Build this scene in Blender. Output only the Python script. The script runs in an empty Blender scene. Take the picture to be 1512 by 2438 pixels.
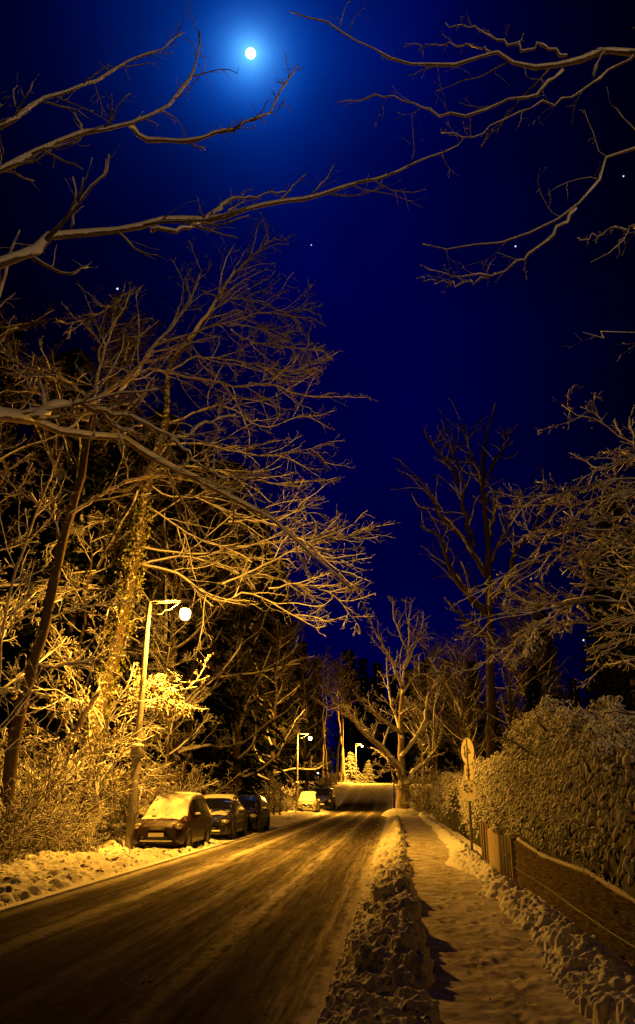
import bpy, bmesh, math, random
import numpy as np
from mathutils import Vector, Matrix
R = math.radians
rng = np.random.default_rng(7)
random.seed(7)
sc = bpy.context.scene
COL = sc.collection

# ---------------------------------------------------------------- camera
FPX, CX, CY, VPX, VPY, CAMH = 1941.0, 756.0, 1218.5, 942.0, 1885.0, 1.6
PITCH = math.atan((VPY - CY) / FPX)
YAW = math.atan2(VPX - CX, math.hypot(FPX, VPY - CY))
cam = bpy.data.cameras.new('camera')
cam.sensor_fit = 'VERTICAL'; cam.sensor_height = 24.0; cam.lens = 24.0 * FPX / 2437.0
cam.clip_start = 0.05; cam.clip_end = 5000
camo = bpy.data.objects.new('camera', cam); COL.objects.link(camo)
camo.location = (0, 0, CAMH); camo.rotation_euler = (R(90) + PITCH, 0, YAW)
sc.camera = camo

def ray(px, py):
    x = px - CX; y = CY - py
    fy = FPX * math.cos(PITCH) - y * math.sin(PITCH); uz = FPX * math.sin(PITCH) + y * math.cos(PITCH)
    return np.array([x * math.cos(YAW) - fy * math.sin(YAW), x * math.sin(YAW) + fy * math.cos(YAW), uz])
def at(px, py, Y):            # world point that stands Y metres down the road
    r = ray(px, py); return np.array([0, 0, CAMH]) + r * (Y / r[1])
def atX(px, py, X):
    r = ray(px, py); return np.array([0, 0, CAMH]) + r * (X / r[0])

# ---------------------------------------------------------------- sky, moonlight, exposure
moon_dir = ray(597, 127); moon_dir = moon_dir / np.linalg.norm(moon_dir)
W = bpy.data.worlds.new('World'); sc.world = W; W.use_nodes = True
nt = W.node_tree; nt.nodes.clear()
def N(t, nt, **k):
    n = nt.nodes.new(t)
    for a, b in k.items(): setattr(n, a, b)
    return n
def math_(nt, op, a, b=None, clamp=False):
    n = N('ShaderNodeMath', nt, operation=op); n.use_clamp = clamp
    for i, v in enumerate((a, b)):
        if v is None: continue
        if isinstance(v, (int, float)): n.inputs[i].default_value = v
        else: nt.links.new(v, n.inputs[i])
    return n.outputs[0]
geo = N('ShaderNodeTexCoord', nt)
def dotv(nt, vec, d):
    n = N('ShaderNodeVectorMath', nt, operation='DOT_PRODUCT'); nt.links.new(vec, n.inputs[0]); n.inputs[1].default_value = d
    return n.outputs['Value']
gv = geo.outputs['Generated']
ang = math_(nt, 'MULTIPLY', math_(nt, 'ARCCOSINE', math_(nt, 'MINIMUM', dotv(nt, gv, tuple(moon_dir)), 0.999999)), 57.29578)
def expo(sc_, amp):   # amp * exp(-angle/sc)
    return math_(nt, 'MULTIPLY', math_(nt, 'EXPONENT', math_(nt, 'DIVIDE', ang, -sc_)), amp)
# azimuth band: the sky is brightest above the road and falls off to both sides
az0 = R(1.5)
flat = N('ShaderNodeVectorMath', nt, operation='MULTIPLY'); nt.links.new(gv, flat.inputs[0]); flat.inputs[1].default_value = (1, 1, 0.0)
fl = N('ShaderNodeVectorMath', nt, operation='NORMALIZE'); nt.links.new(flat.outputs[0], fl.inputs[0])
caz = dotv(nt, fl.outputs[0], (math.sin(az0) * -1, math.cos(az0), 0))
daz = math_(nt, 'MULTIPLY', math_(nt, 'ARCCOSINE', math_(nt, 'MINIMUM', caz, 0.999999)), 57.29578)
band = math_(nt, 'EXPONENT', math_(nt, 'MULTIPLY', math_(nt, 'POWER', math_(nt, 'DIVIDE', daz, 14.0), 2.0), -1.0))
base = math_(nt, 'ADD', math_(nt, 'MULTIPLY', band, 0.042), 0.0012)
blue = math_(nt, 'ADD', math_(nt, 'ADD', expo(4.1, 0.50), base), expo(1.2, 1.5))
green = math_(nt, 'ADD', expo(2.6, 0.11), expo(0.8, 1.0))
red = expo(0.7, 0.25)
cn = N('ShaderNodeTexNoise', nt); nt.links.new(gv, cn.inputs['Vector']); cn.inputs['Scale'].default_value = 5.0; cn.inputs['Detail'].default_value = 5
veil = math_(nt, 'ADD', math_(nt, 'MULTIPLY', cn.outputs[0], 1.3), 0.35)      # thin uneven cloud catching the moonlight
blue = math_(nt, 'MULTIPLY', blue, veil); green = math_(nt, 'MULTIPLY', green, veil)
cc = N('ShaderNodeCombineColor', nt)
for i, s in enumerate((red, green, blue)): nt.links.new(s, cc.inputs[i])
bg = N('ShaderNodeBackground', nt); nt.links.new(cc.outputs[0], bg.inputs[0]); bg.inputs[1].default_value = 1.0
wo = N('ShaderNodeOutputWorld', nt); nt.links.new(bg.outputs[0], wo.inputs[0])
sl = bpy.data.lights.new('moonlight', 'SUN'); sl.energy = 0.012; sl.angle = R(0.5); sl.color = (0.55, 0.7, 1.0)
so = bpy.data.objects.new('moonlight', sl); COL.objects.link(so)
so.rotation_euler = Vector(moon_dir).to_track_quat('Z', 'Y').to_euler()
LAMP_COL = (1.0, 0.43, 0.034)
LAMP_W = 7500.0
sc.view_settings.view_transform = 'Standard'; sc.view_settings.look = 'None'
sc.view_settings.exposure = 0.0; sc.view_settings.gamma = 1.0
sc.render.engine = 'CYCLES'
sc.cycles.use_denoising = True; sc.cycles.denoising_prefilter = 'NONE'
sc.cycles.max_bounces = 6; sc.cycles.diffuse_bounces = 2; sc.cycles.glossy_bounces = 2
sc.cycles.transmission_bounces = 2; sc.cycles.volume_bounces = 0; sc.cycles.transparent_max_bounces = 8
sc.cycles.sample_clamp_indirect = 3.0

# ---------------------------------------------------------------- object helpers
def tag(o, label=None, cat=None, group=None, kind=None):
    if label: o['label'] = label
    if cat: o['category'] = cat
    if group: o['group'] = group
    if kind: o['kind'] = kind
    return o
def empty(name, loc=(0, 0, 0), rz=0.0):
    o = bpy.data.objects.new(name, None); COL.objects.link(o)
    o.location = loc; o.rotation_euler = (0, 0, rz); o.empty_display_size = 0.3
    return o
def copy_tree(o, parent=None):
    c = o.copy(); COL.objects.link(c); c.parent = parent
    for ch in list(o.children): copy_tree(ch, c)
    return c
class MB:                       # collects vertices and faces of one mesh
    def __init__(s): s.v = []; s.f = []; s.n = 0
    def add(s, v, f):
        v = np.asarray(v, float).reshape(-1, 3); f = np.asarray(f, int)
        s.v.append(v); s.f.append(f + s.n); s.n += len(v)
        return s
    def build(s, name, mat, parent=None, smooth=True, loc=None):
        me = bpy.data.meshes.new(name)
        V = np.concatenate(s.v)
        if loc is not None: V = V - np.asarray(loc, float)
        me.vertices.add(len(V)); me.vertices.foreach_set('co', V.astype(np.float32).ravel())
        idx = np.concatenate([f.ravel() for f in s.f]); tot = np.concatenate([np.full(len(f), f.shape[1]) for f in s.f])
        me.loops.add(len(idx)); me.loops.foreach_set('vertex_index', idx.astype(np.int32))
        me.polygons.add(len(tot)); st = np.concatenate([[0], np.cumsum(tot)[:-1]])
        me.polygons.foreach_set('loop_start', st.astype(np.int32)); me.polygons.foreach_set('loop_total', tot.astype(np.int32))
        me.polygons.foreach_set('use_smooth', np.full(len(tot), smooth))
        me.update(calc_edges=True); me.validate()
        me.materials.append(mat)
        o = bpy.data.objects.new(name, me); COL.objects.link(o)
        if parent: o.parent = parent
        if loc is not None and parent is None: o.location = loc
        return o
def box(mb, c, s, rot=None):
    c = np.asarray(c, float); s = np.asarray(s, float) / 2
    v = np.array([[x, y, z] for x in (-1, 1) for y in (-1, 1) for z in (-1, 1)], float) * s
    if rot is not None: v = v @ np.array(rot).T
    return mb.add(v + c, [[0, 1, 3, 2], [4, 6, 7, 5], [0, 4, 5, 1], [2, 3, 7, 6], [0, 2, 6, 4], [1, 5, 7, 3]])
def rbox(mb, c, s, b=0.02, seg=2, rot=None):   # bevelled box
    bm = bmesh.new(); bmesh.ops.create_cube(bm, size=1)
    for v in bm.verts: v.co = Vector((v.co.x * s[0], v.co.y * s[1], v.co.z * s[2]))
    bmesh.ops.bevel(bm, geom=list(bm.edges), offset=b, segments=seg, affect='EDGES', profile=0.5)
    bmesh.ops.triangulate(bm, faces=list(bm.faces))
    bm.verts.ensure_lookup_table()
    v = np.array([q.co[:] for q in bm.verts]); f = [[q.index for q in p.verts] for p in bm.faces]
    bm.free()
    if rot is not None: v = v @ np.array(rot).T
    return mb.add(v + np.asarray(c, float), f)
def rotz(a): return [[math.cos(a), -math.sin(a), 0], [math.sin(a), math.cos(a), 0], [0, 0, 1]]
def ico(mb, c, r, sub=2, squash=(1, 1, 1), noise=0.0):
    bm = bmesh.new(); bmesh.ops.create_icosphere(bm, subdivisions=sub, radius=1)
    bm.verts.ensure_lookup_table()
    v = np.array([q.co[:] for q in bm.verts]); f = [[q.index for q in p.verts] for p in bm.faces]; bm.free()
    if noise: v = v * (1 + noise * rng.normal(size=(len(v), 1)))
    return mb.add(v * r * np.array(squash) + np.asarray(c, float), f)

# ---------------------------------------------------------------- tubes, in batches of equal length
def tubes(mb, P, Rad, sides=5):
    P = np.asarray(P, float); Rad = np.asarray(Rad, float)
    if P.ndim == 2: P = P[None]; Rad = Rad[None]
    B, n, _ = P.shape
    if B == 0: return mb
    T = np.empty_like(P); T[:, 1:-1] = P[:, 2:] - P[:, :-2]; T[:, 0] = P[:, 1] - P[:, 0]; T[:, -1] = P[:, -1] - P[:, -2]
    T /= np.linalg.norm(T, axis=2, keepdims=True) + 1e-9
    m = T.mean(axis=1); ax = np.abs(m).argmin(axis=1); ref = np.zeros((B, 3)); ref[np.arange(B), ax] = 1
    U = np.cross(T, ref[:, None, :]); U /= np.linalg.norm(U, axis=2, keepdims=True) + 1e-9
    V = np.cross(T, U)
    a = np.arange(sides) * 2 * np.pi / sides
    ring = U[:, :, None, :] * np.cos(a)[None, None, :, None] + V[:, :, None, :] * np.sin(a)[None, None, :, None]
    v = P[:, :, None, :] + ring * Rad[:, :, None, None]
    i = np.arange(n - 1)[:, None]; j = np.arange(sides)[None, :]; k = (j + 1) % sides
    f = np.stack([i * sides + j + 0 * k, i * sides + k, (i + 1) * sides + k, (i + 1) * sides + j + 0 * k], -1).reshape(-1, 4)
    F = (f[None] + (np.arange(B) * n * sides)[:, None, None]).reshape(-1, 4)
    c0 = (np.arange(sides)[None] + (np.arange(B) * n * sides)[:, None])
    mb.add(v, F)
    mb.n -= len(v.reshape(-1, 3))
    mb.f.append(c0[:, ::-1] + mb.n); mb.f.append(c0 + (n - 1) * sides + mb.n)
    mb.n += len(v.reshape(-1, 3))
    return mb
def nrm(a): return a / (np.linalg.norm(a, axis=-1, keepdims=True) + 1e-9)
def spline(pts, n):
    p = np.asarray(pts, float)
    if len(p) == 2: p = np.array([p[0], p.mean(0), p[1]])
    q = np.vstack([2 * p[0] - p[1], p, 2 * p[-1] - p[-2]])
    d = np.concatenate([[0], np.cumsum(np.linalg.norm(np.diff(p, axis=0), axis=1))])
    t = np.interp(np.linspace(0, d[-1], n), d, np.arange(len(p)))
    i = np.minimum(t.astype(int), len(p) - 2); u = (t - i)[:, None]
    a, b, c, e = q[i], q[i + 1], q[i + 2], q[i + 3]
    return 0.5 * (2 * b + (c - a) * u + (2 * a - 5 * b + 4 * c - e) * u * u + (3 * b - a - 3 * c + e) * u ** 3)
def limb(px, Y0, Y1, r0, r1, n=16, wob=0.03):     # a limb seen along these picture points, running from Y0 to Y1 in depth
    m = len(px)
    pts = [at(x, y, Y0 + (Y1 - Y0) * i / (m - 1)) for i, (x, y) in enumerate(px)]
    P = spline(pts, n)
    P[1:] += rng.normal(size=(n - 1, 3)) * wob
    return P, np.linspace(r0, r1, n)
def grow(P, Rd, k, t=(0.15, 0.98), ang=(30, 60), lr=(0.3, 0.55), n=6, wig=0.15, up=0.0, flat=0.5, rr=0.55, rmin=0.008, lmax=9e9, bias=None):
    B, n0, _ = P.shape
    L = np.linalg.norm(np.diff(P, axis=1), axis=2).sum(1)
    tt = t[0] + (t[1] - t[0]) * (np.arange(k)[None] + rng.uniform(0, 1, (B, k))) / k
    x = tt * (n0 - 1); i = np.minimum(x.astype(int), n0 - 2); u = (x - i)[..., None]; b = np.arange(B)[:, None]
    S = P[b, i] * (1 - u) + P[b, i + 1] * u; T = nrm(P[b, i + 1] - P[b, i])
    r = Rd[b, i] * (1 - u[..., 0]) + Rd[b, i + 1] * u[..., 0]
    v = rng.normal(size=S.shape); v[..., 2] *= (1 - flat)
    if bias is not None: v += np.asarray(bias)
    v -= (v * T).sum(-1, keepdims=True) * T; v = nrm(v)
    a = np.radians(rng.uniform(*ang, size=(B, k)))[..., None]
    D = np.cos(a) * T + np.sin(a) * v
    ln = np.minimum(L[:, None] * rng.uniform(*lr, size=(B, k)) * (1.05 - 0.6 * tt), lmax)
    S = S.reshape(-1, 3); D = D.reshape(-1, 3); ln = ln.reshape(-1); r = r.reshape(-1)
    Q = np.empty((len(S), n, 3)); Q[:, 0] = S
    for s in range(1, n):
        D = nrm(D + rng.normal(size=D.shape) * wig * np.array([1, 1, 1 - 0.4 * flat]) + np.array([0, 0, up]))
        Q[:, s] = Q[:, s - 1] + D * (ln / (n - 1))[:, None]
    r0 = np.maximum(r * rr * rng.uniform(0.7, 1.0, len(r)), rmin)
    RR = r0[:, None] * np.linspace(1, 0.45, n)[None]; RR = np.maximum(RR, rmin * np.linspace(1.0, 0.7, n)[None])
    return Q, RR

# ---------------------------------------------------------------- 2D noise on the CPU for snow heights
def vnoise(x, y, seed=0):
    xi = np.floor(x).astype(np.int64); yi = np.floor(y).astype(np.int64); fx = x - xi; fy = y - yi
    def h(a, b):
        q = (a * 374761393 + b * 668265263 + seed * 974711) & 0x7fffffff
        q = ((q ^ (q >> 13)) * 1274126177) & 0x7fffffff
        return ((q ^ (q >> 16)) & 0xffff) / 65535.0
    ux = fx * fx * (3 - 2 * fx); uy = fy * fy * (3 - 2 * fy)
    return (h(xi, yi) * (1 - ux) + h(xi + 1, yi) * ux) * (1 - uy) + (h(xi, yi + 1) * (1 - ux) + h(xi + 1, yi + 1) * ux) * uy - 0.5
def fbm(x, y, o=4, seed=0):
    s = 0; a = 1.0
    for k in range(o): s = s + a * vnoise(x * 2 ** k, y * 2 ** k, seed + k * 17); a *= 0.5
    return s
def zr(y):                     # height of the street along its length
    y = np.asarray(y, float)
    t = np.clip((y - 76) / 46, 0, 1); t = t * t * (3 - 2 * t)
    return 2.7 * t + 0.38 * np.clip((y - 122) / 22, 0, 1) - 0.02 * np.maximum(y - 144, 0)
def hill(x, y):                # garden slope on the right
    t = np.clip((x - 5) / 14, 0, 1) * np.clip((y - 14) / 25, 0, 1)
    u = np.clip((-x - 13) / 30, 0, 1)
    return 4.6 * t * t * (3 - 2 * t) + 1.5 * u
def rows(y0, y1, q, dmin=0.0):
    ys = [y0]
    while ys[-1] < y1: ys.append(ys[-1] + max(ys[-1] * q, dmin))
    return np.array(ys)
def sheet(name, X, Y, hf, mat, parent=None, smooth=True):
    GX, GY = np.meshgrid(X, Y); Z = hf(GX, GY)
    V = np.stack([GX, GY, Z], -1).reshape(-1, 3); nx = len(X); ny = len(Y)
    i = np.arange(ny - 1)[:, None]; j = np.arange(nx - 1)[None]
    a = i * nx + j
    f = np.stack([a, a + 1, a + nx + 1, a + nx], -1).reshape(-1, 4)
    return MB().add(V, f).build(name, mat, parent, smooth)
def lumps(X, Y, Z, n, box_, rr, sq=0.8, sink=0.25, pw=2.0):   # press n clods into a height sheet
    x0, x1, y0, y1 = box_
    cx = rng.uniform(x0, x1, n); cy = np.exp(rng.uniform(np.log(y0), np.log(y1), n))
    cr = rr[0] + (rr[1] - rr[0]) * rng.uniform(0, 1, n) ** pw
    Zb = Z.copy()
    for a, b, r in zip(cx, cy, cr):
        i0, i1 = np.searchsorted(Y, (b - r, b + r)); j0, j1 = np.searchsorted(X, (a - r, a + r))
        if i1 <= i0 or j1 <= j0: continue
        dx = (X[j0:j1] - a)[None] / r; dy = (Y[i0:i1] - b)[:, None] / (r * random.uniform(0.7, 1.2))
        d = dx * dx + dy * dy
        zc = Zb[(i0 + i1) // 2 if (i0 + i1) // 2 < len(Y) else -1, min((j0 + j1) // 2, len(X) - 1)]
        nz_ = vnoise((dx + 0 * dy) * 1.7 + a * 31, (dy + 0 * dx) * 1.7 + b * 17, 5) + 0.6 * vnoise((dx + 0 * dy) * 3.6 + a * 11, (dy + 0 * dx) * 3.6 + b * 7, 6)
        d = d * (1 + 0.45 * nz_)
        h = zc + r * sq * (np.sqrt(np.clip(1 - d, 0, 1)) * (1 + 0.25 * nz_) - sink)
        h = np.where(d < 1, h, -9)
        Z[i0:i1, j0:j1] = np.maximum(Z[i0:i1, j0:j1], h)
    return Z

# ---------------------------------------------------------------- materials
def mat(name):
    m = bpy.data.materials.new(name); m.use_nodes = True
    t = m.node_tree; t.nodes.clear()
    out = N('ShaderNodeOutputMaterial', t); p = N('ShaderNodeBsdfPrincipled', t); t.links.new(p.outputs[0], out.inputs[0])
    return m, t, p
def noise_(t, scale, detail=4, rough=0.55, stretch=None, w=None):
    tc = N('ShaderNodeTexCoord', t); vec = tc.outputs['Object']
    if stretch is not None:
        mp = N('ShaderNodeMapping', t); t.links.new(vec, mp.inputs[0]); mp.inputs['Scale'].default_value = stretch; vec = mp.outputs[0]
    n = N('ShaderNodeTexNoise', t); t.links.new(vec, n.inputs['Vector']); n.inputs['Scale'].default_value = scale
    n.inputs['Detail'].default_value = detail; n.inputs['Roughness'].default_value = rough
    return n.outputs[0]
def ramp(t, fac, stops):
    r = N('ShaderNodeValToRGB', t); t.links.new(fac, r.inputs[0]); e = r.color_ramp.elements
    while len(e) < len(stops): e.new(0.5)
    for q, (pos, c) in zip(e, stops):
        q.position = pos; q.color = (*c, 1) if len(c) == 3 else c
    return r.outputs[0]
def mixc(t, fac, a, b):
    n = N('ShaderNodeMix', t, data_type='RGBA')
    for s, v in ((n.inputs[0], fac), (n.inputs[6], a), (n.inputs[7], b)):
        if isinstance(v, (int, float)): s.default_value = v
        elif isinstance(v, tuple): s.default_value = (*v, 1)
        else: t.links.new(v, s)
    return n.outputs[2]
def smooth_(t, v, a, b):
    n = N('ShaderNodeMapRange', t); n.interpolation_type = 'SMOOTHSTEP'; t.links.new(v, n.inputs[0])
    n.inputs[1].default_value = a; n.inputs[2].default_value = b
    return n.outputs[0]
def bump(t, p, h, strength=0.5, dist=0.02):
    b = N('ShaderNodeBump', t); t.links.new(h, b.inputs['Height']); b.inputs['Strength'].default_value = strength; b.inputs['Distance'].default_value = dist
    t.links.new(b.outputs[0], p.inputs['Normal'])
def normal_z(t):
    g = N('ShaderNodeNewGeometry', t); s = N('ShaderNodeSeparateXYZ', t); t.links.new(g.outputs['Normal'], s.inputs[0]); return s.outputs[2]
SNOW = (0.80, 0.80, 0.80)
def snowy(name, under, lo, hi, scale=6.0, amp=0.8, rough=0.8, bumpy=0.4, under2=None, snow=SNOW):
    """a thing that carries settled snow where its surface faces up"""
    m, t, p = mat(name)
    n = noise_(t, scale, 3)
    f = math_(t, 'ADD', normal_z(t), math_(t, 'MULTIPLY', math_(t, 'SUBTRACT', n, 0.5), amp))
    f = smooth_(t, f, lo, hi)
    base = mixc(t, noise_(t, scale * 3, 3), under, under2 or tuple(c * 1.8 for c in under))
    t.links.new(mixc(t, f, base, snow), p.inputs['Base Color'])
    p.inputs['Roughness'].default_value = rough; p.inputs['Specular IOR Level'].default_value = 0.0
    if bumpy: bump(t, p, noise_(t, scale * 4, 3), bumpy, 0.02)
    return m
def plain(name, col, rough=0.6, metal=0.0, scale=20, var=0.25, spec=0.5):
    m, t, p = mat(name)
    t.links.new(mixc(t, noise_(t, scale, 3), tuple(c * (1 - var) for c in col), tuple(min(1, c * (1 + var)) for c in col)), p.inputs['Base Color'])
    p.inputs['Roughness'].default_value = rough; p.inputs['Metallic'].default_value = metal; p.inputs['Specular IOR Level'].default_value = spec
    return m
def snow_mat(name, dirt=0.0, dscale=9, col=(0.80, 0.79, 0.77), bs=0.5):
    m, t, p = mat(name)
    n = noise_(t, 14, 5); c = mixc(t, noise_(t, 2.2, 3), tuple(x * 0.86 for x in col), col)
    if dirt:
        d = smooth_(t, noise_(t, dscale, 4, 0.6), 0.62 - dirt * 0.2, 0.70 - dirt * 0.2)
        c = mixc(t, d, c, (0.07, 0.05, 0.035))
    t.links.new(c, p.inputs['Base Color']); p.inputs['Roughness'].default_value = 0.8; p.inputs['Specular IOR Level'].default_value = 0.0
    bump(t, p, n, bs, 0.04)
    return m
M = {}
M['snow'] = snow_mat('settled_snow')
M['bank'] = snow_mat('shovelled_snow', 0.10, 9, (0.74, 0.71, 0.66), 0.6)
M['verge'] = snow_mat('leaf_strewn_snow', 0.42, 5.5, (0.80, 0.78, 0.74), 0.6)
M['ground'] = snow_mat('open_snow', 0.15, 0.7)
M['twig'] = snowy('snowy_twigs', (0.045, 0.034, 0.024), -0.45, 0.15, 4, 0.9, snow=(0.72, 0.71, 0.69))
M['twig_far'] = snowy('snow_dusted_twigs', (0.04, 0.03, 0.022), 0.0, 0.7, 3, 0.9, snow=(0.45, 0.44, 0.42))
M['bough'] = snowy('snow_lined_boughs', (0.06, 0.045, 0.032), -0.75, -0.25, 6, 0.8)
M['brush'] = snowy('undergrowth_twigs', (0.05, 0.038, 0.027), -0.1, 0.5, 4, 1.0, snow=(0.66, 0.64, 0.60))
M['limb'] = snowy('snowy_limbs', (0.10, 0.076, 0.056), -0.5, -0.15, 6, 0.9)
M['limb_near'] = snowy('near_limbs', (0.07, 0.053, 0.04), -0.62, -0.42, 8, 0.6, snow=(0.84, 0.84, 0.84))
M['bark'] = snowy('bark', (0.06, 0.045, 0.032), 0.20, 0.42, 7, 1.15, bumpy=0.8)
M['pale_bark'] = snowy('pale_bark', (0.22, 0.18, 0.13), 0.25, 0.5, 7, 0.9, bumpy=0.8)
M['birch'] = snowy('birch_bark', (0.35, 0.31, 0.26), 0.2, 0.6, 7, 1.0)
M['conifer'] = snowy('snowy_needles', (0.015, 0.022, 0.012), 0.25, 0.8, 4, 0.9)
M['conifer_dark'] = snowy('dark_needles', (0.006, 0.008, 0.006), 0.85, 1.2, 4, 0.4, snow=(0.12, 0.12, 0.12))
M['hedge'] = snowy('snow_laden_leaves', (0.05, 0.045, 0.022), -0.6, -0.1, 9, 0.9, bumpy=0.2)
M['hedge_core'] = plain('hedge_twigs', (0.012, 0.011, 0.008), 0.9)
M['leaf'] = plain('evergreen_leaves', (0.19, 0.19, 0.05), 0.35, 0, 3, 0.6)
M['dry_leaf'] = plain('withered_leaves', (0.30, 0.21, 0.07), 0.5, 0, 3, 0.6)
M['steel'] = plain('grey_steel', (0.20, 0.18, 0.15), 0.55, 0.1, 9, 0.45)
M['dark_steel'] = plain('dark_steel', (0.05, 0.05, 0.05), 0.5, 0.4)
M['sign_face'] = snowy('frosted_sign', (0.62, 0.58, 0.50), 0.5, 0.9, 22, 0.3, 0.6, 0.1)
M['mark'] = plain('dark_marks', (0.10, 0.09, 0.08), 0.7, 0, 40, 0.4)
M['wood'] = snowy('weathered_wood', (0.24, 0.19, 0.13), 0.35, 0.7, 9, 0.8)
M['pale_board'] = snowy('frosted_board', (0.40, 0.34, 0.26), 0.3, 0.7, 9, 0.9)
M['dark_wood'] = plain('dark_wood', (0.035, 0.028, 0.02), 0.8)
M['rubber'] = plain('rubber', (0.015, 0.015, 0.015), 0.85)
M['chrome'] = plain('bright_trim', (0.5, 0.5, 0.5), 0.25, 0.9, 12, 0.1)
M['glass'] = plain('dark_window', (0.006, 0.006, 0.006), 0.12, 0, 3, 0.1, 0.25)
M['headlight'] = plain('headlight_glass', (0.30, 0.28, 0.24), 0.12, 0.3, 30, 0.5)
M['plate'] = snowy('number_plate', (0.55, 0.54, 0.5), 0.3, 0.8, 30, 1.4)
M['car_snow'] = snow_mat('car_snow', 0.04, 4, (0.58, 0.56, 0.53), 0.5)
def paint(name, col):
    m, t, p = mat(name)
    d = smooth_(t, noise_(t, 9, 5, 0.65), 0.56, 0.66); up = smooth_(t, normal_z(t), 0.2, 0.9)
    f = math_(t, 'MULTIPLY', d, math_(t, 'ADD', math_(t, 'MULTIPLY', up, 0.35), 0.05))
    t.links.new(mixc(t, f, col, (0.7, 0.69, 0.66)), p.inputs['Base Color']); p.inputs['Roughness'].default_value = 0.42
    p.inputs['Coat Weight'].default_value = 0.12; p.inputs['Coat Roughness'].default_value = 0.08
    return m
M['red_paint'] = paint('dark_red_paint', (0.017, 0.0022, 0.002))
M['black_paint'] = paint('black_paint', (0.010, 0.010, 0.012))
M['blue_paint'] = paint('dark_blue_paint', (0.006, 0.006, 0.008)); M['blue_paint'].node_tree.nodes['Principled BSDF'].inputs['Specular IOR Level'].default_value = 0.12; M['blue_paint'].node_tree.nodes['Principled BSDF'].inputs['Coat Weight'].default_value = 0.0
M['grey_paint'] = paint('grey_paint', (0.30, 0.28, 0.25))
def glow(name, col, s, clear=False):
    m = bpy.data.materials.new(name); m.use_nodes = True; t = m.node_tree; t.nodes.clear()
    out = N('ShaderNodeOutputMaterial', t); e = N('ShaderNodeEmission', t); e.inputs[0].default_value = (*col, 1); e.inputs[1].default_value = s
    if clear:
        a = N('ShaderNodeAddShader', t); tr = N('ShaderNodeBsdfTransparent', t)
        t.links.new(e.outputs[0], a.inputs[0]); t.links.new(tr.outputs[0], a.inputs[1]); t.links.new(a.outputs[0], out.inputs[0])
    else: t.links.new(e.outputs[0], out.inputs[0])
    return m
M['lamp_glass'] = glow('lit_lamp_glass', (1.0, 0.75, 0.25), 14.0, True)
_t = M['lamp_glass'].node_tree; _e = next(n for n in _t.nodes if n.type == 'EMISSION')     # frosted bowl: hot in the middle, amber towards its rim
_w = N('ShaderNodeLayerWeight', _t); _w.inputs['Blend'].default_value = 0.5
_t.links.new(ramp(_t, _w.outputs['Facing'], [(0.25, (1.0, 0.86, 0.5)), (0.75, (1.0, 0.5, 0.05))]), _e.inputs[0])
_m = N('ShaderNodeMapRange', _t); _t.links.new(_w.outputs['Facing'], _m.inputs[0]); _m.inputs[1].default_value = 0.15; _m.inputs[2].default_value = 0.9; _m.inputs[3].default_value = 9.0; _m.inputs[4].default_value = 0.7
_t.links.new(_m.outputs[0], _e.inputs[1])
M['moon'] = glow('moon_surface', (0.62, 0.85, 1.0), 6.0)
M['star'] = glow('starlight', (0.5, 0.8, 1.0), 1.6)
M['far_light'] = glow('far_light', (1.0, 0.92, 0.75), 6.0)

for k_ in ('lamp_glass', 'moon', 'star', 'far_light'): M[k_].cycles.emission_sampling = 'NONE'
# road: packed brown slush with darker wheel tracks, long snow streaks and pits
m, t, p = mat('slushy_road'); M['road'] = m
tc = N('ShaderNodeTexCoord', t); sx = N('ShaderNodeSeparateXYZ', t); t.links.new(tc.outputs['Object'], sx.inputs[0]); X_ = sx.outputs[0]; Y_ = sx.outputs[1]
wv = math_(t, 'MULTIPLY', math_(t, 'SUBTRACT', noise_(t, 0.35, 3), 0.5), 0.7)
fine = math_(t, 'MULTIPLY', math_(t, 'SUBTRACT', noise_(t, 5.0, 4), 0.5), 0.34)
xs = math_(t, 'ADD', X_, math_(t, 'MULTIPLY', wv, 0.35))
xf = math_(t, 'ADD', xs, fine)
def strip(c, w, soft, src=None):
    d = math_(t, 'ABSOLUTE', math_(t, 'SUBTRACT', src or xf, c))
    n = N('ShaderNodeMapRange', t); n.interpolation_type = 'SMOOTHSTEP'; t.links.new(d, n.inputs[0]); n.inputs[1].default_value = w + soft; n.inputs[2].default_value = w - soft
    return n.outputs[0]
streak = math_(t, 'ADD', math_(t, 'MULTIPLY', noise_(t, 3.0, 4, 0.6, (3.2, 0.13, 1.0)), 0.6), math_(t, 'MULTIPLY', noise_(t, 3.0, 5, 0.7, (7.0, 0.5, 1.0)), 0.4))
grain = noise_(t, 38, 4, 0.7)
col = ramp(t, streak, [(0.36, (0.06, 0.052, 0.042)), (0.5, (0.21, 0.185, 0.152)), (0.64, (0.44, 0.40, 0.34))])
for c_, w_ in ((-4.9, 0.3), (-3.35, 0.36), (-2.5, 0.22), (-1.35, 0.33)):
    tr = math_(t, 'MULTIPLY', strip(c_, w_, 0.13), 0.62); col = mixc(t, tr, col, (0.06, 0.05, 0.04))
for c_, w_, a_ in ((-4.2, 0.13, 0.85), (-1.95, 0.06, 0.7), (-0.64, 0.10, 0.55), (-5.42, 0.10, 0.6), (-3.0, 0.04, 0.2)):
    tr = math_(t, 'MULTIPLY', math_(t, 'MULTIPLY', strip(c_, w_, 0.06), a_), smooth_(t, noise_(t, 1.3, 4, 0.6, (1, 0.3, 1)), 0.30, 0.50)); col = mixc(t, tr, col, (0.62, 0.58, 0.52))
sp = smooth_(t, noise_(t, 45, 2, 0.5), 0.60, 0.70); col = mixc(t, math_(t, 'MULTIPLY', sp, 0.35), col, (0.4, 0.37, 0.33))
pits = smooth_(t, noise_(t, 9.0, 4, 0.65), 0.60, 0.66); col = mixc(t, math_(t, 'MULTIPLY', pits, 0.7), col, (0.03, 0.025, 0.02))
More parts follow.
